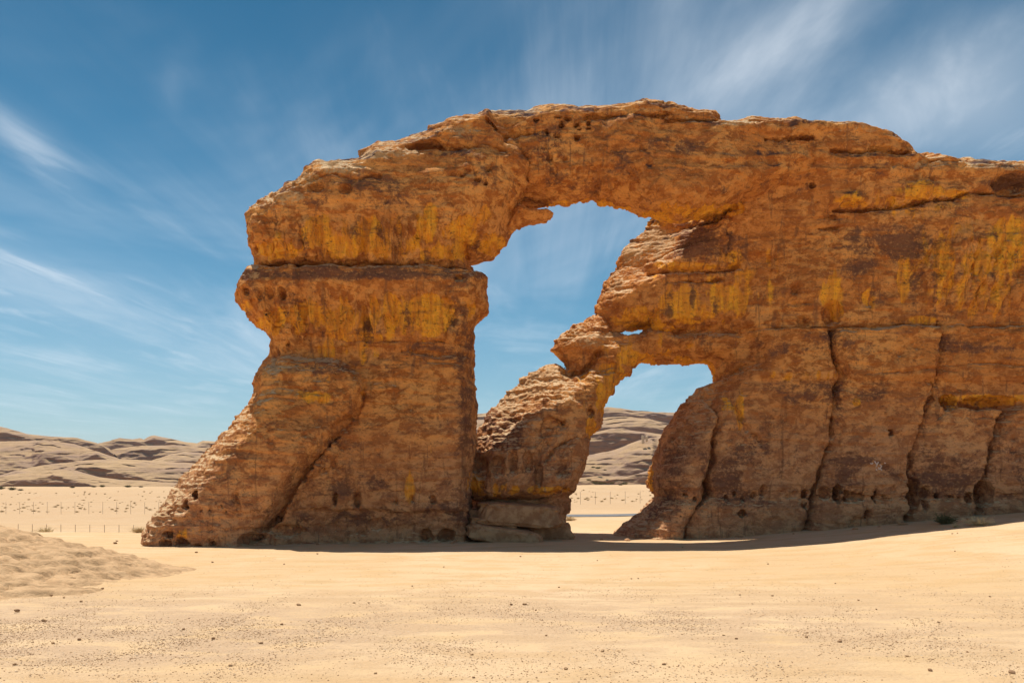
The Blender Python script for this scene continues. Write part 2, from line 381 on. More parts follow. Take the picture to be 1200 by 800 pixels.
GROOVES1 = [  # (points, half width px, depth m, rise above px, rise below px)
 ([(284,309.5),(340,308.5),(420,309.5),(500,311),(556,313)], 2.0, .75),
 ([(385,520),(368,540),(352,560),(340,580),(325,605),(308,620)], 3.6, .55),
 ([(397,512),(378,532),(362,553),(357,563)], 2.2, .25),
 ([(424,455),(425,470),(416,485),(402,500),(390,514)], 3.4, .4),
 ([(344,596),(352,575),(366,560),(380,550),(392,543)], 2.4, .12),
 ([(349,222),(376,213),(396,210),(426,216),(432,212),(447,211)], 1.6, .18),
 ([(480,176),(500,174.5),(512,176),(526,176.5),(545,175),(566,172),(591,177.6)], 2.0, .28),
 ([(590,157.5),(605,158),(616,156),(630,154),(643,153)], 2.6, .65),
 ([(571,143),(578,149),(589,158)], 2.0, .3),
 ([(592,165),(604,174),(615,183),(619,192),(617,205),(614.5,226),(604,237),(599,247),(590,262)], 2.4, .35),
 ([(686,136.5),(711,136),(737,133.6),(761,134.5),(783,134)], 1.8, .4),
 ([(783,139),(800,140),(820,140),(841,141.5)], 1.6, .3),
 ([(752,193),(762,193)], 1.6, .25),
 ([(770,262),(782,263.5),(795,263),(820,258.5),(840,253.5),(858,244)], 1.8, .35),
 ([(765,317),(782,316.5),(807,315.5),(832,316),(857,312.5),(868,312)], 2.6, .55),
 ([(784,331),(790,330),(805,328),(832,329),(848,325)], 2.4, .35),
 ([(738,389),(770,387.5),(800,386),(840,385),(900,384),(975,382),(1050,381),(1105,381),(1180,383)], 1.5, .22),
 ([(976,385),(977.5,405),(982,427),(987.5,442),(980,452),(978.7,471),(977,500),(977,511),(970.7,530),(962.7,551),(957,570),(950.7,599),(943,625)], 2.0, .45),
 ([(1106,375),(1104,397),(1100,415),(1095,442),(1091,465),(1085,485),(1077,503),(1069,530),(1064,557),(1066,568)], 2.0, .5),
 ([(1071,590),(1066,598),(1060,607)], 2.2, .4),
 ([(1182,481),(1172,494),(1170.7,503),(1163,522),(1158.7,541),(1154.7,559)], 2.2, .5),
 ([(1151,590),(1146.7,597),(1142,606)], 2.0, .4),
 ([(842,474),(843.6,489),(838,509),(835,535),(829,555),(830.7,581),(820.6,589.5),(810,604),(803,618),(800,630)], 2.4, .45),
 ([(813,483),(807.7,503),(805,520)], 2.0, .16),
 ([(857,463),(862,480),(872,500),(891,516)], 4.0, .15),
 ([(979,245.5),(1013,244.5),(1045,241),(1060,240),(1083,236.5),(1101,233.5),(1117,235)], 2.2, .45),
 ([(1117,235),(1136,226),(1157,226),(1200,229)], 2.6, .5),
 ([(896,164.5),(915,163.5),(933,160.5),(952,161.5)], 1.8, .32),
 ([(976,176.5),(1016,177.5),(1040,178),(1067,179.5)], 1.8, .35),
 ([(1076,190),(1100,189),(1124,191)], 1.6, .2),
 ([(960,254),(990,253)], 1.6, .15),([(961,266),(981,266)], 1.8, .25),
 ([(390,399),(440,400),(500,399),(552,401)], 1.5, .14),
 ([(470,410),(520,414),(553,411)], 1.8, .14),([(500,422),(540,425)], 1.5, .1),
 ([(1010,440),(1060,436),(1098,431)], 2., .1),([(1105,430),(1150,425),(1200,428)], 1.6, .12),
 ([(1100,490),(1150,489),(1200,492)], 1.5, .06),
 ([(770,300),(790,290),(812,282),(832,281)], 1.3, .14),([(851,262),(853,280),(852,300)], 1.5, .16),([(790,265),(793,285),(792,302)], 1.3, .12),
 ([(640,170),(650,200),(648,225)], 3., .12),
]
for pts_, w_, d_ in list(GROOVES1):      # the joints and partings also sit in broad shallow troughs
    if len(pts_) >= 6 and d_ >= .25: GROOVES1.append((pts_, 8., .17))
ELL1 = [ # u, v, ru, rv, depth (negative = bulge)
 (228,591,4.5,6,.45),(239,581,5,7,.4),(271,592,3,3.4,.35),(275,598,2.4,3,.3),(257,596,2.4,2.4,.25),(247,596,2.2,2.2,.25),(288,584,6,11,.2),(210,624,5,4.5,.3),
 (207,635,6,5,.3),(225,633,10,6.5,.4),(244,637,5,3,.25),(259,634,4.5,4.5,.28),(335,622,20,9,.35),(300,630,12,6,.4),
 (393,585,3.4,8,.35),(418.5,586,6,12,.35),(498,628,8,9,.4),(523,627,10,7,.45),(484,585,4.5,6,.2),(508,585,4,5,.18),(464,588,5,6,.18),(440,615,10,7,.12),
 (376,226,10,7,.3),(408,228,8,5.5,.25),(501,172.5,26,5,.55),(629,140,3.4,2.2,.5),(573,206,5,3.5,.3),(569.6,220,3.5,3.5,.35),(553,206,11,7,.18),(560,215,5,4,.25),(543,212,4,4,.2),
 (658,145,2.2,4,.35),(690,144,2.4,3,.45),(676,145,2.6,4,.35),(679,151,3,1.8,.35),(665,138.5,4,1.8,.45),(653,138,4,1.6,.4),(677,162,4,3,.3),(642,153,3,4,.45),(653,158,3,4,.3),(690,150,3,1.8,.35),
 (979,366,12,14,.55),(945,374,7,7,.3),(935,338,8,8,.2),(940,355,15,4,.12),(1018,352,8,10,.1),
 (1069,577,10,17,1.3),(1061,607,6,5,.5),(1084,578,5,9,.3),(1083,591,3.4,6,.35),(1151.5,577,10,15,1.2),(1134.7,583,5,6,.4),
 (944,581,3.2,5.5,.4),(942.7,591,3.4,3.4,.25),(965,578,6,8,.35),(978.7,579,5,11,.7),(989,582,4.4,7.5,.4),(997,581,5,5,.3),(1005,581,5,5,.3),(1022,580,4.6,9,.8),(1032,582,3.6,3.6,.4),
 (1012,602,6,6.5,.4),(893,575,5.5,8,.3),(882.7,580,3.4,5,.25),(1040,507,4.6,4,.25),(1097,581,2.4,5,.35),(1114.7,582,3.4,2.8,.3),(1122.7,582,2.4,2.4,.28),(1003,611,15,8,.18),
 (1112,471,11.5,9,.8),(1160,473,38,8,.8),(995,236,20,9,-.3),(1077,223,24,11,-.3),(1120,226,16,7,-.15),(1045,236,4,4,.3),(1186,215,28,12,.6),
 (942.7,160,11,3,.4),(1032,174.5,14,4,.35),(826,573,6.5,14,.5),(868,602,5,4,.3),(860,578,2.4,3,.2),(870,585,2,2,.2),(850,583,2.,2.4,.2),(800,580,2.2,2.2,.2),(788,582,2.,2.,.2),(812,584,2.2,2.6,.2),
 (952,218,2.8,2.8,.4),(958,238,2,2,.3),(1100,445,2.5,5,.2),(1122,435,2,2,.2),(1020,620,6,4,.15),(900,300,14,8,.1),(930,190,12,9,.16),(950,187,5,7,.15),(700,205,10,16,.12),(745,205,9,14,.12),
 (333,345,4,7,.3),(318,345,3,6,.25),(308,347,3,5,.22),(290,342,4,5,.2),(335,400,4,4,.25),(540,330,9,4,.3),(536,210,8,5,.12),
 (385,465,20,14,-.12),(345,520,30,40,-.08),(470,520,40,50,-.08),
]
GROOVES2 = [
 ([(663,431),(672,437),(684,434),(696,421),(701,413)], 3.6, .5),
 ([(684,442),(700,437),(720,434)], 3.0, .22),
 ([(556,587),(575,586),(592,585.5),(619,585.5),(631,584),(645,581),(662,572)], 3.0, .5),
 ([(640,540),(650,525),(668,515),(688,512)], 3.0, .25),([(628,545),(634,530),(650,510),(660,500)], 3.5, .2),
 ([(590,478),(600,485),(612,480)], 2.5, .15),([(575,495),(590,500),(606,496)], 2.5, .18),
]
ELL2 = [(670,433,11,6,.5),(706,427,18,8,.3),(648,496,13,8,.3),(660,494,3.4,4,.35),(692,482,6.5,8,.3),(631,557,5.5,14,.4),(601,541,6,15,.32),(619,541,5.5,13,.28),(584,547,8,13,.38),(563,548,9,15,.55),
 (675,421,11,8,-.15),(640,505,14,6,.2),(655,548,8,12,.15),(585,487,7,5,.25),(604,492,9,5,.25),(575,505,8,5,.2),(665,395,10,5,.12)]

def front_features(U, V, grooves, ells, seed):
    wu = 2.4 * fbm(U / 21., V / 21., 0 * U, 3, seed); wv = 2.0 * fbm(U / 21., V / 21., 0 * U + 7, 3, seed + 3)
    U = U + wu; V = V + wv
    Fm = np.zeros(U.shape, np.float32)
    for pts, w, dep in grooves:
        us = [p[0] for p in pts]; vs = [p[1] for p in pts]; m = w * 5 + 3
        k = (U > min(us) - m) & (U < max(us) + m) & (V > min(vs) - m) & (V < max(vs) + m)
        if not k.any(): continue
        d = polydist(U[k], V[k], pts, False, False)
        ww = w * (.75 + .5 * vnoise(U[k] / 9., V[k] / 9., 0 * U[k], seed + 8))
        Fm[k] -= dep * (np.exp(-(d / ww) ** 2) * .8 + .2 * np.exp(-d / (w * 1.7)))
    for u, v, ru, rv, dep in ells:
        m = 2.2
        k = (np.abs(U - u) < ru * m) & (np.abs(V - v) < rv * m)
        if not k.any(): continue
        r = np.sqrt(((U[k] - u) / ru) ** 2 + ((V[k] - v) / rv) ** 2)
        if dep > 0: Fm[k] -= dep * sstep(1.12, .55, r)
        else: Fm[k] -= dep * np.exp(-(r ** 2) * 1.2)
    return Fm, U, V

def prof_v(V, pts):
    return np.interp(V, [p[0] for p in pts], [p[1] for p in pts])

def component(OUT, Df, Tf, Rf, Lf, feat):
    poly = to_xz(OUT, Df, Tf, Rf, Lf, feat)
    s = polydist(PX, PZ, poly)
    U = 600 + F * PX / 25.5; V = HZ - F * (PZ - CAMH) / 25.5
    for _ in range(3):
        D = Df(U, V); U = 600 + F * PX / D; V = HZ - F * (PZ - CAMH) / D
    yc = Df(U, V); T = Tf(U, V); R = Rf(U, V); L = Lf(U, V)
    s2 = s + .10 * fbm(PX * 1.3, PZ * 1.3, 0 * PX, 4, 5) * sstep(-.3, .1, s) * 0 + .035 * fbm(PX * 3, PZ * 3, 0 * PX + 3, 4, 9)
    prof = round_profile(s2 / R, L)
    Dfr = yc - T
    Uf = 600 + F * PX / Dfr; Vf = HZ - F * (PZ - CAMH) / Dfr
    # the outline lies at mid depth, the face nearer: blend so that traced features stay where they are on the face
    Fm = feat(Uf, Vf)
    yf = yc - T * prof - Fm * sstep(.05, .75, prof)
    yb = yc + T * 1.05 * prof
    yb = np.maximum(yb, yf + .06)
    return s2.astype(np.float32), yf.astype(np.float32), yb.astype(np.float32), yc.astype(np.float32)

def feat1(U, V):
    Fm, U, V = front_features(U, V, GROOVES1, ELL1, 40)
    win = sstep(262, 285, U) * (1 - sstep(585, 620, U))
    P = prof_v(V, [(120,0),(200,.1),(235,.3),(255,.2),(285,-.08),(304,-.38),(308,-.55),(311,-.5),(314,.05),(318,.22),(332,.34),(340,.26),(365,-.02),(395,-.22),(410,-.24),
                   (440,-.1),(480,0),(560,.06),(596,.02),(600,-.08),(622,-.14),(634,-.05),(642,.1)])
    Fm += win * P
    # diagonal slab leaning on the left side
    slab = [(150,700),(150,380),(330,415),(395,424),(415,438),(425,455),(424,470),(416,485),(402,500),(385,520),(368,540),(352,560),(340,580),(325,605),(308,622),(296,632),(296,700)]
    sd = polydist(U, V, slab)
    Fm += .70 * sstep(-4.5, 6, sd) * sstep(400, 440, V)
    slab2 = [(296,700),(300,630),(325,606),(341,580),(353,561),(386,521),(399,514),(396,530),(375,552),(356,570),(346,600),(338,640),(335,700)]
    Fm += .22 * sstep(-4, 5, polydist(U, V, slab2))
    # bridge set back behind the dome
    dome = [(250,60),(560,60),(575,140),(592,162),(606,174),(618,188),(617,205),(615,226),(604,238),(598,248),(588,262),(560,320),(250,320)]
    sd = polydist(U, V, dome)
    Fm += .22 * sstep(-3.0, 3.0, sd) * (1 - sstep(300, 312, V))
    # block between the ledges
    Fm += .18 * sstep(-2, 2, polydist(U, V, [(792,268),(852,256),(854,300),(868,311),(770,314),(790,306)]))
    # slabs of the right mass, each a little nearer or farther
    Fm += .14 * sstep(-2, 2, polydist(U, V, [(977,388),(1105,380),(1104,397),(1095,442),(1085,485),(1069,530),(1062,570),(1060,640),(944,640),(951,599),(971,530),(977,505),(985,450)]))
    Fm += .10 * sstep(-2, 2, polydist(U, V, [(1182,481),(1260,470),(1260,640),(1140,640),(1155,559),(1170,503)]))
    Fm += .22 * sstep(-3, 3, polydist(U, V, [(700,700),(700,560),(758,440),(842,462),(843,489),(838,509),(834,535),(829,560),(831,581),(805,615),(800,700)]))
    right = sstep(720, 770, U)
    Fm += right * prof_v(V, [(100,0),(200,.06),(250,.05),(300,-.12),(380,-.18),(384,.02),(440,.08),(446,-.05),(470,0),(540,.1),(572,.1),(583,.0),(592,.16),(640,.30),(700,.4)])
    # ledges of the cap
    for v0, a in ((150,.12),(186,.12),(200,.1)):
        Fm += a * sstep(820, 860, U) * (np.exp(-((V - v0) / 5.) ** 2))
    # vertical flutes in the overhanging bands
    fl = np.clip(np.exp(-((V - 285) / 28.) ** 2) * win + np.exp(-((V - 372) / 30.) ** 2) * win + np.exp(-((V - 320) / 45.) ** 2) * sstep(1060, 1085, U) * .7, 0, 1)
    lean = np.where(U < 420, (V - 300) * (420 - U) / 420. * .55, 0) - np.where(U > 530, (V - 290) * .35, 0)
    n1 = fbm((U - lean) / 19., V / 75., 0 * U, 3, 77, ridged=True); n2 = fbm((U - lean) / 9., V / 60., 0 * U + 4, 2, 78)
    n3 = vnoise((U - lean) / 26., V / 60., 0 * U + 8, 79)
    Fm += fl * (.30 * n1 + .14 * n2 + .26 * np.abs(n3) * 2)
    return Fm

def feat2(U, V):
    Fm, U, V = front_features(U, V, GROOVES2, ELL2, 60)
    k = sstep(575, 590, V) * (1 - sstep(640, 700, U)) + sstep(568, 582, V) * sstep(640, 660, U) * .6
    Fm -= np.clip(k, 0, 1) * .75
    Fm += prof_v(V, [(380,0),(440,-.1),(500,.05),(560,.28),(574,.2),(590,0)]) * (1 - sstep(670, 700, U))
    # ribs that sweep down the leg
    n = fbm((U + (V - 500) * .55) / 22., V / 90., 0 * U + 2, 3, 91, ridged=True)
    Fm += .20 * n * sstep(478, 510, V) * (1 - sstep(570, 585, V)) * (1 - sstep(680, 700, U))
    # rough crust on the upper left side
    k = sstep(35, -10, polydist(U, V, [(640,560),(720,430),(660,440),(560,530),(540,600)])) 
    return Fm

def build_rock():
    comps = [component(OUTA, DA, TA, RA, LA, feat1), component(OUTB, DB, TB, RB, LB, feat1),
             component(OUTC, DC, TC, RC, LC, feat1), component(OUT2, Dm2, T2, R2, L2, feat2)]
    nx, nz = len(gx), len(gz)
    B = .09; C = 60
    grid = openvdb.FloatGrid(B)
    for i in range(0, nx, C):
        sl = slice(i, min(nx, i + C))
        lo, hi = 1e9, -1e9
        for s, yf, yb, yc in comps:
            m = s[sl] > 0
            if m.any(): lo = min(lo, yf[sl][m].min()); hi = max(hi, yb[sl][m].max())
            m = (s[sl] > -.3)
            if m.any(): lo = min(lo, yc[sl][m].min()); hi = max(hi, yc[sl][m].max())
        if lo > hi: continue
        j0 = int((lo - .3 - Y0) / VX); j1 = int((hi + .3 - Y0) / VX) + 1
        yy = (Y0 + VX * np.arange(j0, j1, dtype=np.float32))[None, :, None]
        f = None
        for s, yf, yb, yc in comps:
            a = s[sl][:, None, :]
            inn = np.maximum(yf[sl][:, None, :] - yy, yy - yb[sl][:, None, :])
            g = np.where(a > 0, np.maximum(inn, -a * 1.2), np.sqrt(a * a + np.minimum(np.abs(yy - yc[sl][:, None, :]), 1.) ** 2 * .3) + .001)
            if f is None: f = g
            else:
                k = .18; h = np.clip(k - np.abs(f - g), 0, k) / k
                f = np.minimum(f, g) - h * h * k * .25
        grid.copyFromArray(np.ascontiguousarray(np.clip(f, -B, B)), ijk=(i, j0, 0), tolerance=1e-6)
    pts, quads = grid.convertToQuads(isovalue=0.0)
    pts = np.asarray(pts, np.float32) * VX + np.array([X0, Y0, Z0], np.float32)
    quads = np.asarray(quads, np.int64)
    return pts, quads

def vert_normals(P, Q):
    n = np.cross(P[Q[:,2]] - P[Q[:,0]], P[Q[:,3]] - P[Q[:,1]])
    N = np.zeros_like(P)
    for k in range(4):
        for a in range(3): N[:,a] += np.bincount(Q[:,k], n[:,a], len(P))
    return N / (np.linalg.norm(N, axis=1, keepdims=True) + 1e-9)

OCHRE = [(1140,320,80,60,.5),(820,345,70,50,.42),(430,375,130,32,.5),(430,280,140,28,.45),(765,405,60,20,.4),(1060,235,70,20,.4),(900,330,60,50,.3),(400,450,60,25,.3),(690,470,25,40,.4),(800,250,60,14,.5),(325,292,28,10,1),(370,275,22,18,.9),(400,290,25,13,1),(430,275,18,20,1),(450,290,20,12,.8),(480,290,15,12,.7),(500,262,14,22,1.1),(545,270,16,22,1.1),(520,297,32,9,.8),
 (575,285,15,12,.9),(560,255,15,15,.7),(320,375,20,14,.9),(360,370,22,18,1),(400,375,20,20,1),(440,370,12,20,.8),(460,365,10,22,1.1),(505,368,25,22,1.4),(420,395,30,8,.8),
 (390,410,20,12,.6),(430,412,14,14,.6),(480,405,8,15,.6),(290,360,8,8,.7),(545,360,12,18,.5),(370,465,22,9,.8),(350,460,10,6,.6),(660,237,25,5,.9),(700,243,20,5,1),(725,248,20,5,1),(770,258,25,8,1.1),(820,250,26,9,1.1),
 (858,246,18,7,1),(800,311,34,5,1.2),(860,305,12,12,.9),(800,355,25,18,1),(850,350,25,18,1),(750,372,30,14,.9),(870,330,10,20,.6),(805,375,18,4,.9),(770,385,40,4,.9),(995,235,20,9,1.1),
 (1077,223,26,11,1.1),(1120,227,18,6,.9),(1105,310,15,38,1),(1060,322,9,28,.9),(1150,310,25,18,.9),(1185,290,30,30,1),(1130,330,18,15,.6),(1090,300,12,30,.6),(975,345,13,30,1),(1018,350,8,14,.9),
 (1080,375,20,5,.9),(1160,468,42,7,1.2),(1112,470,10,8,.7),(745,420,22,9,1.2),(718,442,14,16,1.2),(800,427,34,5,1.1),(828,437,9,12,1),(708,468,9,22,1.2),(694,500,8,12,1.1),(640,575,28,6,.9),
 (590,572,22,7,.8),(560,568,12,12,.8),(761,560,4,22,.9),(852,470,14,12,.6),(868,480,8,25,.6),(210,625,30,12,.4),(940,300,30,30,.2),(900,345,20,25,.4),(900,300,18,10,.4),(690,445,20,10,.5),
 (470,570,30,25,.35),(520,540,20,30,.25),(400,330,40,4,.2),(1040,400,60,10,.2),(1150,375,40,12,.3),(930,440,60,6,.5),(1000,470,12,5,.5),(770,210,40,20,.2),(860,190,30,20,.25)]
DARK = [(340,285,4,22,.42),(357,280,4,26,.42),(388,282,4,22,.42),(446,285,4,22,.42),(466,282,5,26,.42),(500,300,4,14,.42),(560,275,4,22,.42),(585,270,4,18,.42),(335,372,4,22,.42),(352,380,4,22,.42),(378,375,4,26,.42),(418,380,4,24,.42),(447,372,4,22,.42),(478,372,5,28,.42),(532,372,7,26,.42),(1095,320,4,40,.42),(1118,310,5,36,.42),(1140,320,5,40,.42),(1165,300,4,40,.42),(1070,330,4,30,.42),(810,350,3,20,.6),(838,350,4,20,.42),(785,355,4,18,.6),(440,215,40,8,.5),(370,238,26,6,.5),(570,190,20,10,.4),(650,205,14,16,.5),(780,170,40,10,.4),(690,215,20,14,.45),(430,321,150,7,.95),(540,326,24,8,.3),(380,429,60,8,.6),(545,480,12,90,.55),(540,590,18,30,.5),(500,412,40,10,.6),(733,190,28,26,.5),(660,175,28,36,.45),(700,160,30,20,.3),(870,285,30,22,.4),(955,402,70,14,.45),  # varnish patches; thin streaks paint flute shade, one patch darkens a recess
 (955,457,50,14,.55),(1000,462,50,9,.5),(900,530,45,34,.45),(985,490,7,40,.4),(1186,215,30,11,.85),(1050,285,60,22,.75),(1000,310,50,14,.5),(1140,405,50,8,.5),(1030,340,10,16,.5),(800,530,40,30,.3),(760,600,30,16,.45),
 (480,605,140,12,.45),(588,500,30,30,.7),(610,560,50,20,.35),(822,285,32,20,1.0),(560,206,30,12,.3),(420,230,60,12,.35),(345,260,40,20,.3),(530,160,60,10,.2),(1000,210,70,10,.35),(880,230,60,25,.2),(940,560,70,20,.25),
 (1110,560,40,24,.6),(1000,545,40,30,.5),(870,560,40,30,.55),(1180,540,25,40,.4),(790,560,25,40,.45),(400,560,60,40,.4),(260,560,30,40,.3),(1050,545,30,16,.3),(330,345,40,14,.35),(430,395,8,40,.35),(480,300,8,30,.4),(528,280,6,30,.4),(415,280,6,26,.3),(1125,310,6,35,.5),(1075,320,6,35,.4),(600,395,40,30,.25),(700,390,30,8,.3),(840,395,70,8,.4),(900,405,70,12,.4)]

PALE = [(770,284,24,22,1.2),(742,298,18,20,1.1),(722,330,14,20,.9),(710,350,8,10,.6),(665,393,24,12,.9),(690,402,25,7,.9),(705,396,26,5,1),(625,447,34,20,1),(595,468,26,20,1),(650,440,30,14,.9),(660,460,20,16,.8),(590,508,16,12,.7),(610,500,20,14,.6),  # bleached stone, with sunlit slopes brightened in the colour
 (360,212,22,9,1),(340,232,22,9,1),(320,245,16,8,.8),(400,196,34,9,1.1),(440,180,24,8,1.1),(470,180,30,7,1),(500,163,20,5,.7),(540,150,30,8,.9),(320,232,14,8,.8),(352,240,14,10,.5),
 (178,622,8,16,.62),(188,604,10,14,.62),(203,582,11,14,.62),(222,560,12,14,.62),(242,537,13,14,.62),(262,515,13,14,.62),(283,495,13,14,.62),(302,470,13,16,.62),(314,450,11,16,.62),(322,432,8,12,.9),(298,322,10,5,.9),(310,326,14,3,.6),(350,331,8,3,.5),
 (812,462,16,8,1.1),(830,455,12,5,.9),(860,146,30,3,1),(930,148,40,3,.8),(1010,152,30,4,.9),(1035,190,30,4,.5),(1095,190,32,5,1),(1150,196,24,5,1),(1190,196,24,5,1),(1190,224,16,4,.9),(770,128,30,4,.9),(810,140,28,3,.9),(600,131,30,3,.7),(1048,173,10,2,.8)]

def paint(u, v, lst):
    a = np.zeros(u.shape, np.float32)
    for cu, cv, ru, rv, w in lst:
        k = (np.abs(u - cu) < ru * 2.4) & (np.abs(v - cv) < rv * 2.4)
        if not k.any(): continue
        r2 = ((u[k] - cu) / ru) ** 2 + ((v[k] - cv) / rv) ** 2
        a[k] = np.maximum(a[k], w * np.exp(-r2 * r2 * .55))
    return a

def rock_detail(P, Q):
    N = vert_normals(P, Q)
    x, y, z = P[:,0], P[:,1], P[:,2]
    u = 600 + F * x / y; v = HZ - F * (z - CAMH) / y
    up = sstep(.15, .6, N[:,2])
    lowz = sstep(2.0, .3, z)
    d = .10 * fbm(x * .55, y * .55, z * .55, 3, 1)
    wx = x + .25 * vnoise(x * .8, y * .8, z * .8, 151); wz = z + .25 * vnoise(x * .8, y * .8, z * .8, 152)
    d += .17 * np.abs(vnoise(wx * .62, y * .62, wz * .8, 153)) + .08 * np.abs(vnoise(wx * 1.4, y * 1.4, wz * 2.0, 154)) - .055
    d += .045 * fbm(x * 1.7, y * 1.7, z * 2.2, 4, 21) * (1 + .5 * lowz)
    rough = sstep(-.15, .35, fbm(x * .5, y * .5, z * .6, 2, 33))
    d += .030 * (.15 + rough) * fbm(x * 4.5, y * 4.5, z * 6, 3, 51, ridged=True)
    # bedding: thin courses that weather in and out
    zz = z + .10 * fbm(x * .4, y * .4, z * .4, 2, 61)
    bed = fbm(x * .25, y * .25, zz * 5.5, 3, 71)
    d += (.025 + .03 * up) * bed
    zb = z * 3.1 + 1.6 * fbm(x * .16, y * .16, z * .16, 2, 161) + .25 * vnoise(x * 1.1, y * 1.1, z * 1.1, 162); saw = zb - np.floor(zb)
    bm_ = sstep(-.12, .25, fbm(x * .4, y * .4, z * 1.1, 3, 163))
    d += .060 * bm_ * (.5 - saw + sstep(.84, 1., saw))
    zb = z * 8.5 + 2.2 * fbm(x * .16, y * .16, z * .16, 2, 161) + .3 * vnoise(x * 2, y * 2, z * 2, 164); saw = zb - np.floor(zb)
    d += .022 * sstep(-.1, .3, fbm(x * .7, y * .7, z * 1.6, 3, 165)) * (.5 - saw + sstep(.8, 1., saw))
    # flakes and plates that broke away leave sharp edges
    pl = .25 + .75 * sstep(-.1, .3, fbm(x * .35 + 4, y * .35, z * .4, 2, 137)) * sstep(1.5, 5., z)
    for f, a, sd in ((.5, .055, 131), (1.0, .04, 133), (2.3, .022, 135)):
        b = fbm(x * f, y * f, z * f * 1.7, 3, sd)
        d += a * pl * (sstep(.05, .05 + .06 * f ** .5, b) - sstep(.22, .22 + .06 * f ** .5, -b) * .6)
    # bleached tops break into flakes
    fl = fbm(x * 2.2 + z * .8, y * 2.2, zz * 9, 3, 81)
    d += .03 * up * fl
    # tafoni pits on some parts
    c = cells(x * 3.2, y * 3.2, z * 3.2, 5)
    pm = sstep(.12, .42, fbm(x * .45 + 9, y * .45, z * .5, 3, 91)) + .45 * np.exp(-((v - 583) / 7.) ** 2) * (u > 760) + .5 * lowz * (u < 560)
    d -= .10 * np.clip(pm, 0, 1) * sstep(.42, .12, c)
    c2 = cells(x * 7, y * 7, z * 7, 6)
    d -= .035 * np.clip(pm * 1.2 + .25, 0, 1) * sstep(.45, .15, c2)
    # crusty upper left side of the leg
    leg = sstep(715, 650, u) * sstep(548, 560, u) * sstep(25.2, 25.8, y + .0 * x) * sstep(2.2, 3.4, z) * (v > 372)
    d += leg * (.05 * fbm(x * 2.6, y * 2.6, z * 3.2, 3, 101, ridged=True) + .03 * fbm(x * 7, y * 7, z * 7, 2, 102))
    stain_light = np.zeros((len(P), 4), np.float32)
    uw = u + 6 * fbm(x * 1.2, y * 1.2, z * 1.2, 3, 111); vw = v + 5 * fbm(x * 1.2, y * 1.2, z * 1.2 + 9, 3, 112)
    oc = paint(uw, vw, OCHRE)
    rib = fbm(x * 4.2, y * 2., z * .55, 4, 141) * 1.1 + fbm(x * 2.2, y * 2.2, z * 1.6, 4, 142) * .7
    oc = sstep(.22, .88, oc + .55 * rib * sstep(.03, .3, oc)); stain_light[:,0] = oc
    d -= .055 * oc * (1 - up)                      # the fresh ochre shows where plates have spalled
    d += .06 * sstep(.1, .5, paint(uw, vw, OCHRE)) * fbm(x * 5.5, y * 3., z * .7, 3, 143, ridged=True)
    P2 = P + N * d[:,None]
    stain_light[:,1] = paint(uw, vw, DARK); stain_light[:,2] = sstep(6.0, 1.6, z + 1.6 * sstep(0, -4, x) + .8 * fbm(x * .3, y * .3, z * .3, 2, 113)); stain_light[:,3] = paint(uw, vw, PALE)
    cap = up * sstep(9.0, 10.2, z) * sstep(-.05, .2, fbm(x * .9, y * .9, z * 2., 3, 121))
    return P2, stain_light, cap

P, Q = build_rock()
P, stain_light, cap = rock_detail(P, Q)
Q = Q[:, ::-1]
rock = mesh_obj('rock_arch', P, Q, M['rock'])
a = rock.data.color_attributes.new('stain_light', 'FLOAT_COLOR', 'POINT'); a.data.foreach_set('color', stain_light.ravel())
a = rock.data.attributes.new('cap', 'FLOAT', 'POINT'); a.data.foreach_set('value', cap.astype(np.float32))
tag(rock, 'huge orange and ochre sandstone arch with one big and one small opening', 'rock arch')
print('rock verts', len(P), 'quads', len(Q))
RN = vert_normals(P, Q)
if RN[np.argmin(P[:,1]), 1] > 0: print('WARNING normals flipped')

# ------------------------------------------------------------------ GROUND
def spaced(dense, lim, step, n):
    a = np.arange(dense[0], dense[1] + step / 2, step)
    g1 = dense[1] + np.geomspace(step, lim[1] - dense[1], n); g0 = dense[0] - np.geomspace(step, dense[0] * -1 + -lim[0], n)
    return np.concatenate([g0[::-1], a, g1])
xs = spaced((-17, 18), (-3500, 3500), .11, 70)
ysn = np.concatenate([-np.geomspace(3, 1500, 30)[::-1], np.arange(-2, 5, .5), np.arange(5, 27, .08), 27 + np.geomspace(.1, 3500, 130)])
GX, GY = np.meshgrid(xs, ysn, indexing='ij')
def ground_z(x, y):
    h = gh(x, y)
    near = sstep(70, 25, y)
    h = h + near * (.035 * fbm(x * .25, y * .25, 0 * x, 3, 201) + .012 * fbm(x * 1.3, y * 1.3, 0 * x, 3, 205) * 1.0)
    h = h + sstep(60, 150, y) * .35 * fbm(x * .03, y * .03, 0 * x, 3, 211)
    for c0, c1, c2 in ((17.2, .10, .004), (18.6, .10, .004), (13.6, .22, -.006), (14.9, .22, -.006)):
        yt = c0 + c1 * x + c2 * x * x + .15 * np.sin(x * .35)
        h = h - .016 * np.exp(-((y - yt) / .13) ** 2) * near + .008 * np.exp(-((np.abs(y - yt) - .24) / .08) ** 2) * near
    return h
GZ = ground_z(GX, GY)
n0, n1 = GX.shape
idx = np.arange(n0 * n1).reshape(n0, n1)
gq = np.stack([idx[:-1,:-1], idx[1:,:-1], idx[1:,1:], idx[:-1,1:]], -1).reshape(-1, 4)
ground = mesh_obj('sand_ground', np.stack([GX, GY, GZ], -1).reshape(-1, 3), gq, M['sand'])
tag(ground, 'pale sand flat with patches of fine gravel', kind='structure')
gu = 600 + F * GX / np.maximum(GY, .5); gv = HZ - F * (GZ - CAMH) / np.maximum(GY, .5)
def blob(u, v, cu, cv, ru, rv): return np.exp(-(((u - cu) / ru) ** 2 + ((v - cv) / rv) ** 2))
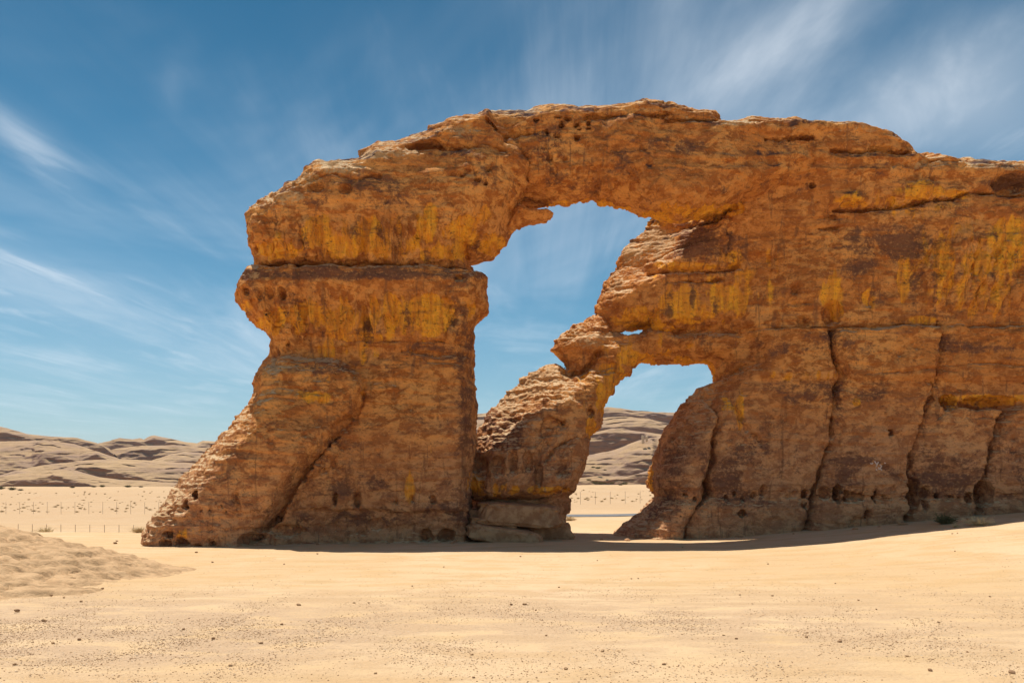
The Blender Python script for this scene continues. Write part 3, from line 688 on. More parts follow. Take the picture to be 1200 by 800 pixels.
grit = np.clip(1.5 * blob(gu, gv, 130, 742, 280, 36) + .55 * blob(gu, gv, 650, 725, 220, 30) + .5 * blob(gu, gv, 1000, 740, 300, 40) + .25 * (gv > 690), 0, 1) * (GY > 2) * (GY < 26)
a = ground.data.attributes.new('grit', 'FLOAT', 'POINT'); a.data.foreach_set('value', grit.astype(np.float32).ravel())
farm = (sstep(30, 75, GY) * (1 - .3 * sstep(140, 170, GY))).astype(np.float32)
a = ground.data.attributes.new('far', 'FLOAT', 'POINT'); a.data.foreach_set('value', farm.ravel())

# road seen through the small arch
rx = np.linspace(-14, 40, 60); rows = []
for yy_ in (48.5, 52.2): rows.append(np.stack([rx, np.full_like(rx, yy_) + .004 * rx ** 2, ground_z(rx, np.full_like(rx, yy_)) + .03], -1))
rv_ = np.concatenate(rows); n = len(rx)
rq = np.array([[i, i + 1, n + i + 1, n + i] for i in range(n - 1)])
tag(mesh_obj('road', rv_, rq, M['asphalt']), 'narrow grey asphalt road crossing the plain behind the arch', kind='structure')

# ------------------------------------------------------------------ HILLS
def hill(crest, scarp, base_v, D, seed, back=120., steep=.35, label='rounded pale slickrock hill', amp=1.0, step=1.2):
    u0, u1 = crest[0][0], crest[-1][0]
    us = np.arange(u0, u1 + step, step)
    cv = np.interp(us, [p[0] for p in crest], [p[1] for p in crest])
    sv = np.interp(us, [p[0] for p in scarp], [p[1] for p in scarp])
    bv = np.full(len(us), float(base_v)) if np.isscalar(base_v) else np.interp(us, [p[0] for p in base_v], [p[1] for p in base_v])
    sv = np.maximum(sv, cv + .2)
    x = (us - 600) / F * D
    mpp = D / F
    zb = CAMH + (HZ - bv) * mpp - 1.5
    zs = CAMH + (HZ - sv) * mpp; zc = CAMH + (HZ - cv) * mpp
    hs = np.maximum(zs - zb, .2); hc = np.maximum(zc - zs, .15)
    rowsP = []
    for t in np.linspace(0, 1, 36):      # the scarp that faces us
        rowsP.append((hs * .35 * t ** 2 * steep, zb + hs * (1 - (1 - t) ** 1.3)))
    y1 = hs * .35 * steep
    for t in np.linspace(0, 1, 46)[1:]:  # the smooth top that rises behind it
        run = hc * 2.1 + 2.0
        rowsP.append((y1 + run * t, zs + hc * np.sin(t * math.pi / 2) + (zc - CAMH) / D * (y1 + run * t) * t))
    ztop = rowsP[-1][1]; yt = rowsP[-1][0]
    for t in np.linspace(0, 1, 10)[1:]:
        rowsP.append((yt + back * t, ztop - (ztop - zb + 2) * t ** 1.6))
    Y = np.stack([r[0] for r in rowsP], 1) + D; Z = np.stack([r[1] for r in rowsP], 1)
    X = np.repeat(x[:,None], Y.shape[1], 1) * (1 + (Y - D) / D * .9)
    k = mpp / .2
    nz = fbm(X / (9 * k), Y / (9 * k), Z / (4 * k), 3, seed) * .28 * k + fbm(X / (2.5 * k), Y / (2.5 * k), Z / (.9 * k), 3, seed + 5) * .10 * k
    zz = Z / (1.5 * k) + 1.2 * fbm(X / (14 * k), Y / (14 * k), Z / (9 * k), 3, seed + 9); saw = zz - np.floor(zz)
    pm = sstep(-.15, .3, fbm(X / (7 * k), Y / (7 * k), Z / (3 * k), 3, seed + 13))
    Y = Y + .6 * k * (saw - sstep(.86, 1., saw)) * pm
    Y = Y - nz * 3.2 * amp; Z = Z + nz * .9 * amp * np.clip((Z - zb[:,None]) / 2., 0, 1)
    n0, n1 = X.shape; idx = np.arange(n0 * n1).reshape(n0, n1)
    q = np.stack([idx[:-1,:-1], idx[1:,:-1], idx[1:,1:], idx[:-1,1:]], -1).reshape(-1, 4)
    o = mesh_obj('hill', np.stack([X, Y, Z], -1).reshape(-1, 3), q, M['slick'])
    return tag(o, label, kind='structure')

hill([(-190,512),(-60,496),(0,500),(15,504),(30,508),(60,511),(90,513),(110,518),(127,525),(134,532)], [(-190,516),(0,505),(30,512),(60,514),(90,515),(120,522),(134,533)], 548, 360, 301)
hill([(-190,524),(-60,518),(20,516),(60,516),(85,520),(110,528),(140,538),(160,545)], [(-190,560),(0,551),(35,549),(48,536),(70,534),(92,541),(112,531),(125,538),(160,547)], 566, 270, 311)
hill([(-190,556),(-40,558),(0,556),(25,549),(60,543),(100,539),(140,538),(190,540),(260,545),(330,548)], [(-190,560),(0,560),(60,556),(84,552),(92,547),(110,546.5),(130,550),(160,557),(172,562),(260,566),(330,566)], 574, 215, 321)
hill([(-190,562),(-40,560),(0,557),(40,553),(62,550),(80,549),(92,552),(115,559),(140,562),(165,562.5),(210,566),(280,570),(330,574)], [(-190,570),(0,564),(40,561),(62,556),(80,561),(115,570),(140,571),(165,569),(210,571),(330,576)], 583, 172, 331, steep=.5)
hill([(112,520),(120,519),(140,513),(155,514.5),(163,513),(168,515),(172,512),(180,510),(195,513),(215,517),(230,519),(237,516),(250,517),(300,515),(380,508),(470,500),(560,492),(620,489)],
     [(112,524),(140,516),(155,517),(168,518),(180,513),(195,517),(215,520),(230,523),(250,519),(300,520),(470,506),(620,495)], 548, 480, 341)
hill([(122,534),(130,527),(150,523),(165,522),(200,521),(235,524),(300,522),(420,520)], [(122,540),(133,534),(150,528),(165,526),(185,527),(202,530),(235,528),(300,530),(420,530)], 552, 380, 351)
hill([(165,545),(180,538),(200,531),(215,529),(240,531),(300,530),(420,532)], [(165,548),(185,541),(200,540),(225,540),(245,542),(300,545),(420,545)], 558, 300, 361)
# through the arches
hill([(480,494),(556,485),(600,480),(705,478),(712,476),(725,478),(745,481),(768,483),(792,483.5),(830,484),(950,480),(1100,484)], [(480,500),(556,488),(600,484),(706,482),(768,484),(792,487),(830,487),(1100,490)], 520, 500, 371)
hill([(480,498),(560,493),(640,492),(700,490),(730,488),(760,491),(785,497),(810,503),(860,505),(950,500)], [(480,505),(600,502),(700,501),(730,499),(760,500),(785,503),(810,507),(860,510),(950,510)], 530, 380, 381)
hill([(480,520),(600,514),(690,507),(720,502),(750,505),(780,509),(830,512),(950,510)], [(480,528),(600,520),(690,508.5),(720,506),(750,507.5),(780,511),(830,516),(950,516)], 548, 290, 391)
hill([(560,556),(640,546),(690,533),(720,527),(750,516),(775,511),(800,505),(840,500),(900,498),(1000,500)], [(560,566),(640,560),(690,552),(720,553),(735,541),(765,537),(772,548),(800,552),(900,552),(1000,560)], 566, 205, 401, steep=.6)
hill([(640,563),(700,558),(740,557),(760,551),(790,548),(840,544),(900,545)], [(640,566),(700,563),(730,561),(745,556),(760,553),(790,560),(840,560),(900,562)], 570, 185, 411, steep=.6)

# ------------------------------------------------------------------ LOW OUTCROP at the left
def outcrop():
    X, Y = np.meshgrid(np.arange(-14.5, -4.2, .05), np.arange(9.4, 18.8, .05), indexing='ij')
    yy_ = Y
    hgt = 1.12 * np.exp(-(((X + 10.9) / 2.6) ** 2 + ((Y - 15.6) / 2.4) ** 2)) + .62 * np.exp(-(((X + 10.2) / 2.6) ** 2 + ((Y - 12.6) / 1.7) ** 2)) + .30 * np.exp(-(((X + 8.0) / 1.2) ** 2 + ((Y - 15.3) / 1.7) ** 2))
    n = fbm(X * .6, Y * .6, 0 * X, 4, 501); hgt = hgt + .17 * n
    st = hgt / .13 + .8 * n; hgt = .45 * hgt + .55 * .13 * (np.floor(st) + sstep(.55, 1., st - np.floor(st)) - .8 * n)
    cr = fbm(X * .5 + Y * .3, Y * 1.4 - X * .2, 0 * X, 3, 511); hgt -= .12 * np.exp(-(cr / .022) ** 2); cr2 = fbm(X * .9 - Y * .5 + 5, Y * 1.1, 0 * X, 2, 513); hgt -= .07 * np.exp(-(cr2 / .02) ** 2)
    hgt -= .10 * sstep(.30, .15, cells(X * .8, Y * 1.1, 0 * X, 515))
    hgt += .035 * fbm(X * 3, Y * 3, 0 * X, 4, 521)
    z = gh(X, Y) + hgt - .16
    idx = np.arange(X.size).reshape(X.shape)
    q = np.stack([idx[:-1,:-1], idx[1:,:-1], idx[1:,1:], idx[:-1,1:]], -1).reshape(-1, 4)
    keep = (z > ground_z(X, Y) - .10).ravel()
    q = q[keep[q].any(1)]
    used = np.unique(q); mp = np.full(X.size, -1); mp[used] = np.arange(len(used))
    V = np.stack([X, Y, z], -1).reshape(-1, 3)[used]
    o = mesh_obj('rock_outcrop', V, mp[q], M['outcrop'])
    tag(o, 'low pale cracked bedrock hump rising from sand at the left edge', 'rock')
outcrop()

# ------------------------------------------------------------------ FLAT STONES between the pillar and the leg
def boulder(name, c, size, seed, mat, label, cat='boulder', rot=0., tilt=0., n=80, power=8.):
    a, b = np.meshgrid(np.linspace(-math.pi, math.pi, n * 2, endpoint=False), np.linspace(-math.pi / 2, math.pi / 2, n), indexing='ij')
    sg = lambda t: np.sign(t) * np.abs(t) ** (2 / power)
    x = sg(np.cos(b)) * sg(np.cos(a)); y = sg(np.cos(b)) * sg(np.sin(a)); z = sg(np.sin(b))
    x, y, z = x * size[0], y * size[1], z * size[2]
    r = 1 + .30 * fbm(x * 1.3, y * 1.3, z * 2, 4, seed) + .10 * sstep(0, .1, fbm(x * 1.6, y * 1.6, z * 2.5, 3, seed + 2)) + .05 * fbm(x * 7, y * 7, z * 9, 3, seed + 3)
    x = x * r; y = y * r; z = z * (1 + .2 * fbm(x * .9, y * .9, 0 * z, 3, seed + 4))
    bed = fbm(x * .3, y * .3, z * 7, 2, seed + 9); x = x + .05 * bed * np.sign(x); y = y + .06 * bed * np.sign(y)
    z = z + x * tilt
    cx, sx = math.cos(rot), math.sin(rot)
    V = np.stack([x * cx - y * sx, x * sx + y * cx, z], -1).reshape(-1, 3)
    m = n * 2; idx = np.arange(m * n).reshape(m, n); idx = np.concatenate([idx, idx[:1]], 0)
    q = np.stack([idx[:-1,:-1], idx[1:,:-1], idx[1:,1:], idx[:-1,1:]], -1).reshape(-1, 4)
    o = mesh_obj(name, V, q, mat); o.location = c
    return tag(o, label, cat)
boulder('flat_boulder', at(607,603,25.0), (1.22,.9,.36), 601, M['slab'], 'large brown flat boulder lying under the leaning rock leg', tilt=-.06)
boulder('flat_boulder', at(588,626,24.4), (1.0,.75,.26), 611, M['slab'], 'sunlit flat stone slab at the foot of the tall left pillar', tilt=-.13)
boulder('flat_boulder', at(562,602,25.2), (.34,.4,.15), 621, M['slab'], 'small sunlit stone block wedged beside the left pillar', tilt=-.1)
boulder('flat_boulder', at(576,611.5,24.7), (.75,.5,.11), 631, M['slab'], 'thin pale stone ledge between the wedged block and the lowest slab', tilt=-.12)
boulder('flat_boulder', at(640,623,25.3), (.75,.5,.34), 641, M['slab'], 'shaded brown block at the foot of the leaning rock leg', tilt=0)

# ------------------------------------------------------------------ PAINT MARKS on the rock face
def surf_y(u, v):
    uu = 600 + F * P[:,0] / P[:,1]; vv = HZ - F * (P[:,2] - CAMH) / P[:,1]
    k = (np.abs(uu - u) < 6) & (np.abs(vv - v) < 5)
    d2 = (uu[k] - u) ** 2 + (vv[k] - v) ** 2; yk = P[k, 1]
    front = yk < yk.min() + 1.0
    return yk[front][np.argmin(d2[front])]
strokes = [[(1025,540),(1027,543),(1028,546)],[(1029.5,541),(1028,544),(1026.5,547)],[(1020,542.5),(1022,543.5),(1023,542)],[(1031,544),(1033.5,546),(1031,549)],
           [(1029.5,547),(1030.5,550)],[(1027,549),(1027.8,551)],[(1032,549),(1033.5,551)],[(1036.5,542),(1038,542.6)]]
for s in strokes:
    V, Fq = [], []
    for (ua, va), (ub, vb) in zip(s[:-1], s[1:]):
        p = []
        for uu, vv in ((ua, va), (ub, vb)): p.append(np.array(at(uu, vv, surf_y(uu, vv) - .02)))
        d = p[1] - p[0]; side = np.cross(d, (0, 1, 0)); side = side / (np.linalg.norm(side) + 1e-6) * .016
        b = len(V); th = np.array((0, .05, 0))
        V += [p[0] - side, p[0] + side, p[1] + side, p[1] - side, p[0] - side + th, p[0] + side + th, p[1] + side + th, p[1] - side + th]
        Fq += [(b, b+1, b+2, b+3), (b+4, b+7, b+6, b+5), (b, b+4, b+5, b+1), (b+1, b+5, b+6, b+2), (b+2, b+6, b+7, b+3), (b+3, b+7, b+4, b)]
    pm = mesh_obj('paint_stroke', V, Fq, M['paint'], rock, False); pm['label'] = 'stroke of a small whitish scribble on the right rock wall'

# ------------------------------------------------------------------ FENCE
def fence(name, pts, spacing, hgt, label):
    root = bpy.data.objects.new(name, None); col.objects.link(root)
    root.location = (pts[0][0], pts[0][1], float(ground_z(pts[0][0], pts[0][1])))
    tag(root, label, 'fence')
    L = [0.]
    for a, b in zip(pts[:-1], pts[1:]): L.append(L[-1] + math.hypot(b[0] - a[0], b[1] - a[1]))
    S = np.arange(0, L[-1], spacing)
    X = np.interp(S, L, [p[0] for p in pts]); Y = np.interp(S, L, [p[1] for p in pts]); Z = ground_z(X, Y)
    ang = np.linspace(0, 2 * math.pi, 6, endpoint=False); r = .02
    ring = np.stack([np.cos(ang) * r, np.sin(ang) * r], -1)
    vb = np.concatenate([np.c_[ring, np.full(6, -.3)], np.c_[ring, np.full(6, hgt)], [[0, 0, hgt + .02]]])
    fb = [(i, (i + 1) % 6, 6 + (i + 1) % 6, 6 + i) for i in range(6)] + [(6 + i, 6 + (i + 1) % 6, 12, 12) for i in range(6)]
    fb = [f if len(set(f)) == 4 else (f[0], f[1], f[2], f[2]) for f in fb]
    me = None
    base = np.array(root.location)
    for x, y, z in zip(X, Y, Z):
        if me is None:
            bm = bmesh.new(); vs = [bm.verts.new(p) for p in vb]
            for f in fb:
                bm.faces.new([vs[i] for i in dict.fromkeys(f)])
            me = bpy.data.meshes.new('post'); bm.to_mesh(me); bm.free(); me.materials.append(M['metal'])
        o = bpy.data.objects.new('post', me); col.objects.link(o); o.parent = root; o.location = (x - base[0], y - base[1], z - base[2])
    V, Q4 = [], []
    for k in (.25, .6, .97):
        for i in range(len(X)):
            c = np.array((X[i], Y[i], Z[i] + hgt * k)) - base
            for d in ((0,0,.005),(0,.005,-.003),(0,-.005,-.003)): V.append(c + d)
        b = len(V) - 3 * len(X)
        for i in range(len(X) - 1):
            for j in range(3):
                a0 = b + 3 * i + j; a1 = b + 3 * i + (j + 1) % 3; Q4.append((a0, a1, a1 + 3, a0 + 3))
    mesh_obj('wire', V, Q4, M['metal'], root)
fence('wire_fence', [(-62,84),(-30,82),(0,80),(20,80)], 1.5, 1.25, 'thin post and wire fence crossing the whole plain behind the arch')
fence('wire_fence', [(-31,50),(-25,49),(-19.5,48)], 1.0, .55, 'low wire fence in the sand left of the arch, nearer than the long fence')

# ------------------------------------------------------------------ SHRUBS
def shrub_mesh(name, mat, n, h, r, seed, blade=.03, flat=.6):
    rs = np.random.default_rng(seed); V, T = [], []
    for i in range(n):
        a = rs.uniform(0, 2 * math.pi); el = rs.uniform(.15, 1.35); L = h * rs.uniform(.5, 1.1)
        d = np.array((math.cos(a) * math.cos(el) * r / h, math.sin(a) * math.cos(el) * r / h, math.sin(el) * flat + .2))
        p0 = rs.normal(0, r * .12, 3) * (1, 1, 0); p1 = p0 + d * L * .55 + rs.normal(0, .03 * h, 3); p2 = p0 + d * L + rs.normal(0, .07 * h, 3)
        s = np.cross(d, rs.normal(0, 1, 3)); s = s / (np.linalg.norm(s) + 1e-6) * blade * h
        b = len(V); V += [p0 - s * .5, p0 + s * .5, p1 + s, p1 - s, p2]
        T += [(b, b+1, b+2), (b, b+2, b+3), (b+3, b+2, b+4)]
        for k in range(3):   # leaves along the twig
            q = p0 + (p2 - p0) * rs.uniform(.35, 1); e1 = rs.normal(0, .05 * h, 3); e2 = rs.normal(0, .05 * h, 3)
            b = len(V); V += [q, q + e1, q + e2]; T.append((b, b+1, b+2))
    V = np.array(V); V[:,2] = np.maximum(V[:,2], -.02)
    o = mesh_obj(name, V, T, mat, None, False)
    return o
def place(proto, x, y, s, rz, first, label, cat, group=None, name=None):
    o = proto if first else proto.copy()
    if not first: col.objects.link(o)
    if name: o.name = name
    o.location = (x, y, float(ground_z(x, y)) - .01); o.scale = (s, s, s); o.rotation_euler = (0, 0, rz)
    return tag(o, label, cat, group)

g1 = shrub_mesh('green_shrub', M['leaf'], 260, .42, .36, 1, .02)
x, y, _ = at(1108, 622, 23.2); place(g1, x, y, 1., 0, True, 'small green shrub in the shade at the right foot of the arch', 'shrub')
g2 = shrub_mesh('dry_shrub', M['straw'], 200, .36, .5, 2, .018)
x, y, _ = at(1146, 618, 22.0); place(g2, x, y, 1., 0, True, 'straw coloured dry tuft catching the sun beside the small green shrub', 'shrub')
p = shrub_mesh('dry_shrub', M['straw'], 90, .2, .22, 5, .02); x, y, _ = at(1120, 622, 22.0); place(p, x, y, 1., 1, True, 'smallest straw tuft, between green shrub and sunlit dry tuft', 'shrub')
g3 = shrub_mesh('dry_shrub', M['dry'], 160, .32, .42, 3, .02)
x, y, _ = at(163, 617, 30); place(g3, x, y, 1., 0, True, 'brown dry shrub at the left toe of the arch', 'shrub')
p = shrub_mesh('dry_shrub', M['dry'], 120, .3, .4, 6, .02); x, y, _ = at(667, 607, 42); place(p, x, y, 1.3, 1, True, 'brown tuft beside the leaning leg, seen through the small arch', 'shrub')
p = shrub_mesh('yellow_shrub', M['straw'], 120, .35, .45, 7, .02); x, y, _ = at(52, 634, 36); place(p, x, y, 1.2, 1, True, 'yellowish tuft behind the bedrock hump at the left', 'shrub')

b1 = shrub_mesh('desert_bush', M['leaf'], 240, 1.0, 1.0, 4, .03)
hb = [(690,557.5,160),(697,561,158),(704,561.5,158),(708,561,157),(717,561,158),(727,563,156),(695,546,190),(709,549,186),(701,547,188),(732,562,156),(0,577,160),(14,578.5,158),(24,580,156),(85,577,165),(110,575,168),(120,574,170),(150,574,168),(165,573,168),(560,575,160)]
for i, (u, v, D) in enumerate(hb):
    x = (u - 600) / F * D
    o = b1 if i == 0 else b1.copy()
    if i: col.objects.link(o)
    z = max(float(ground_z(x, D)), CAMH + (HZ - v) / F * D - .9) if D < 180 else CAMH + (HZ - v) / F * D - .4
    o.location = (x, D, z); s = random.uniform(.45, .95); o.scale = (s * 1.3, s, s * .8); o.rotation_euler = (0, 0, random.uniform(0, 6))
    tag(o, 'dark olive desert bush at the foot of the far slickrock hills', 'bush', 'dark bushes along the foot of the hills')
t1 = shrub_mesh('dry_bush', M['dry'], 90, .55, .6, 8, .05)
first = True
for i in range(230):
    if i < 170: u = random.uniform(-30, 215); D = random.uniform(88, 150)
    else: u = random.uniform(640, 775); D = random.uniform(86, 150)
    x = (u - 600) / F * D
    place(t1, x, D, random.uniform(.18, .55), random.uniform(0, 6), first, 'sparse brown dry bush on the far sand plain', 'bush', 'dry bushes dotted over the far plain'); first = False

# ------------------------------------------------------------------ STONES AND GRAVEL
def stone_mesh(seed, sub=2):
    bm = bmesh.new(); bmesh.ops.create_icosphere(bm, subdivisions=sub, radius=1)
    v = np.array([q.co[:] for q in bm.verts]); f = np.array([[w.index for w in q.verts] for q in bm.faces]); bm.free()
    v = v * (1 + .35 * fbm(v[:,0] * .9 + seed, v[:,1] * .9, v[:,2] * .9, 2, seed))[:,None]
    v = np.sign(v) * np.abs(v) ** .9
    return v * (1, .75, .55), f
protos = []
for k in range(5):
    v, f = stone_mesh(700 + k); o = mesh_obj('stone', v, f, M['stone'], None, False); protos.append([o, True])
big = [(137,622,24,.07),(135,628,23,.11),(80,652,17,.06),(59,645,17,.07),(249,659.5,17.6,.06),(333,661,17.,.05),(230,646,20,.08),(372,648,19.6,.07),(655,686,13.2,.04),(615,708,11.3,.06),(599,709.5,11.3,.05),(628,714,10.8,.035),
       (330,732,9.7,.05),(350,710,11.2,.06),(432,707,11.4,.04),(415,707,11.4,.035),(483,687,13.3,.04),(706,763,8.1,.05),(663,785,7.3,.05),(555,796,7,.035),(553,767,8,.035),(984,751,8.6,.05),(945,747,8.9,.04),(946,740,9.2,.03),(863,749,8.8,.04),
       (848,744,9,.03),(778,779,7.5,.04),(1063,768,7.9,.045),(1090,785,7.3,.05),(1186,787,7.2,.06),(1119,660,17.2,.05),(1116,633,20.4,.05),(1122,634,20.4,.06),(740,677,14.5,.05),(748,677,14.5,.04),(867,697,12.3,.035),(905,698,12.2,.04),(800,641,21.5,.07),
       (979,684,13.6,.04),(1006,703,11.7,.035),(1027,713,10.9,.035),(900,660,17,.05),(250,748,8.8,.05),(306,753,8.6,.045),(60,698,12.2,.06),(75,700,12,.05),(95,705,11.6,.05),(20,716,10.7,.07),(52,728,9.9,.06),(62,754,8.5,.05),(93,749,8.7,.05),(215,737,9.3,.05),(17,779,7.5,.04),(120,690,13,.06),(270,780,7.5,.04),(440,790,7.2,.04),(700,655,18,.05),(520,665,16.4,.05),(610,652,18.9,.05),(1160,700,12,.04),(1100,730,9.8,.045),(640,745,9,.04)]
for i, (u, v, D, s) in enumerate(big):
    pr = protos[i % 5]; x = (u - 600) / F * D
    o = pr[0] if pr[1] else pr[0].copy()
    if not pr[1]: col.objects.link(o)
    pr[1] = False
    gz_ = float(ground_z(x, D))
    if u < 130 and D > 10: gz_ = max(gz_, CAMH + (HZ - v) / F * D)
    o.location = (x, D, gz_ + s * .2); s *= random.uniform(.38, .6); o.scale = (s, s, s); o.rotation_euler = (random.uniform(-.3,.3), random.uniform(-.3,.3), random.uniform(0, 6))
    tag(o, 'small dark brown stone lying on the open sand', 'stone', 'loose stones on the sand')
for i, (u, D, s_) in enumerate([(300,22.5,.09),(322,22.4,.05),(372,22.7,.06),(455,22.9,.05),(530,23.0,.08),(705,24.6,.06),(735,24.4,.10),(790,24.6,.05),(868,24.6,.08),(930,24.3,.05),(1002,24.0,.09),(1030,23.9,.06),(1058,24.1,.14),(1135,23.9,.07),(196,22.0,.06)]):
    o = protos[i % 5][0].copy(); o.data = o.data.copy() if i < 5 else bpy.data.objects['broken_rock' + ('' if i % 5 == 0 else '.%03d' % (i % 5))].data
    o.name = 'broken_rock'; col.objects.link(o)
    if i < 5: o.data.materials.clear(); o.data.materials.append(M['slab'])
    x = (u - 600) / F * D; o.location = (x, D, float(ground_z(x, D)) + s_ * .2); o.scale = (s_ * 1.3, s_, s_ * .9); o.rotation_euler = (random.uniform(-.3,.3), random.uniform(-.3,.3), random.uniform(0, 6))
    tag(o, 'small broken sandstone lump lying in shade at the foot of the arch', 'stone', 'sandstone lumps along the foot of the arch')
def gravel(name, n, mat, label, seed, smin, smax, pale=False):
    rs = np.random.default_rng(seed)
    vb, fb = stone_mesh(730 + seed, 1); nv = len(vb)
    D = 1 / rs.uniform(1 / 22., 1 / 6.2, n * 6); u = rs.uniform(-60, 1260, n * 6)
    x = (u - 600) / F * D; v = HZ + CAMH / D * F
    w = np.clip(1.6 * blob(u, v, 130, 742, 270, 34) + .6 * blob(u, v, 650, 725, 220, 32) + .5 * blob(u, v, 1000, 735, 300, 38) + .10, 0, 1) * sstep(-.25, .3, fbm(x * .8, D * .5, 0 * x, 3, 801))
    k = rs.uniform(0, 1, n * 6) < w; x, D = x[k][:n], D[k][:n]; m = len(x)
    s = smin * (smax / smin) ** (rs.uniform(0, 1, m) ** 2.2); z = ground_z(x, D)
    a = rs.uniform(0, 6.28, m); ca, sa = np.cos(a), np.sin(a)
    st = rs.uniform(.7, 1.4, (m, 3))
    V = vb[None] * st[:,None] * s[:,None,None]
    V = np.stack([V[...,0] * ca[:,None] - V[...,1] * sa[:,None] + x[:,None], V[...,0] * sa[:,None] + V[...,1] * ca[:,None] + D[:,None], V[...,2] + z[:,None] + s[:,None] * .15], -1)
    Fq = (fb[None] + (np.arange(m) * nv)[:,None,None]).reshape(-1, 3)
    tag(mesh_obj(name, V.reshape(-1, 3), Fq, mat, None, False), label, 'gravel', kind='stuff')
gravel('gravel', 30000, M['stone'], 'scattered dark gravel over the sand in front of the arch', 1, .0035, .011)
gravel('pale_gravel', 9000, M['pale'], 'scattered pale chips among the dark gravel on the sand', 2, .004, .011)

# pale upright stones on the far hill
for i, (u, v, s) in enumerate([(753.5,515,1.0),(758,514,.7)]):
    D = 212
    o = boulder('standing_stone', at(u, v, D), (.35 * s, .4, 1.1 * s), 650 + i, M['pale'], ['taller pale upright stone on the far slope through the small arch','shorter pale upright stone on the far slope through the small arch'][i], 'stone', n=12)

# ------------------------------------------------------------------ THE AIR
hv = np.array([(x, y, z) for x in (-1500, 1500) for y in (-40, 900) for z in (-4.5, 62)], float)
hf = [(0,1,3,2),(4,6,7,5),(0,4,5,1),(2,3,7,6),(0,2,6,4),(1,5,7,3)]
hm = bpy.data.materials.new('air'); hm.use_nodes = True; hn = hm.node_tree; hn.nodes.clear()
ho = hn.nodes.new('ShaderNodeOutputMaterial'); hp = hn.nodes.new('ShaderNodeVolumePrincipled')
hp.inputs['Color'].default_value = (.80, .88, 1.0, 1); hp.inputs['Density'].default_value = HAZE; hp.inputs['Anisotropy'].default_value = .2
hn.links.new(hp.outputs[0], ho.inputs['Volume'])
if HAZE > 0: tag(mesh_obj('haze', hv, hf, hm, None, False), 'thin pale air over the plain', kind='stuff')

# ------------------------------------------------------------------ SKY, SUN, CAMERA
SA, SB = .20, .21      # metres a shadow moves sideways / towards the camera per metre of height
to_sun = np.array((-SA, SB, 1.0)); to_sun /= np.linalg.norm(to_sun)
elev = math.asin(to_sun[2]); azim = math.atan2(to_sun[0], to_sun[1])   # clockwise from +Y
sun = bpy.data.objects.new('sun', bpy.data.lights.new('sun', 'SUN')); col.objects.link(sun)
sun.data.energy = 5.0; sun.data.angle = math.radians(.53); sun.data.color = (1, .95, .87)
from mathutils import Vector
sun.rotation_euler = Vector(to_sun).to_track_quat('Z', 'Y').to_euler()
sun.location = (0, 0, 50)

w = bpy.data.worlds.new('World'); scene.world = w; w.use_nodes = True
t = w.node_tree; t.nodes.clear()
def wn(k, **kw):
    x = t.nodes.new(k)
    for a_, v_ in kw.items(): setattr(x, a_, v_)
    return x
def wmath(op, a_, b_=None, clamp=False):
    x = wn('ShaderNodeMath', operation=op, use_clamp=clamp)
    for i, v_ in enumerate((a_, b_)):
        if v_ is None: continue
        if isinstance(v_, (int, float)): x.inputs[i].default_value = v_
        else: t.links.new(v_, x.inputs[i])
    return x.outputs[0]
sky = wn('ShaderNodeTexSky', sky_type='NISHITA', sun_disc=False, sun_elevation=elev, sun_rotation=azim, altitude=700, air_density=1.0, dust_density=.6, ozone_density=2.0)
hs = wn('ShaderNodeHueSaturation'); hs.inputs['Saturation'].default_value = 1.38; hs.inputs['Hue'].default_value = .480; hs.inputs['Value'].default_value = .72; t.links.new(sky.outputs[0], hs.inputs['Color'])
tc = wn('ShaderNodeTexCoord'); sp = wn('ShaderNodeSeparateXYZ'); t.links.new(tc.outputs['Generated'], sp.inputs[0])
zz = wmath('MAXIMUM', sp.outputs[2], .04)
cx = wmath('DIVIDE', sp.outputs[0], zz); cy = wmath('DIVIDE', sp.outputs[1], zz)
cc = wn('ShaderNodeCombineXYZ'); t.links.new(cx, cc.inputs[0]); t.links.new(cy, cc.inputs[1])
def cloud_noise(rot, scale, s, detail, dist, loc=(0,0,0), rough=.6):
    mp = wn('ShaderNodeMapping'); mp.inputs['Rotation'].default_value = (0, 0, rot); mp.inputs['Scale'].default_value = scale; mp.inputs['Location'].default_value = loc
    t.links.new(cc.outputs[0], mp.inputs['Vector'])
    n = wn('ShaderNodeTexNoise'); n.inputs['Scale'].default_value = s; n.inputs['Detail'].default_value = detail; n.inputs['Roughness'].default_value = rough; n.inputs['Distortion'].default_value = dist
    t.links.new(mp.outputs[0], n.inputs['Vector']); return n.outputs['Fac']
def wramp(f, lo, hi, a_=0., b_=1.):
    x = wn('ShaderNodeMapRange', interpolation_type='SMOOTHSTEP')
    for nme, v_ in (('From Min', lo), ('From Max', hi), ('To Min', a_), ('To Max', b_)): x.inputs[nme].default_value = v_
    t.links.new(f, x.inputs['Value']); return x.outputs[0]
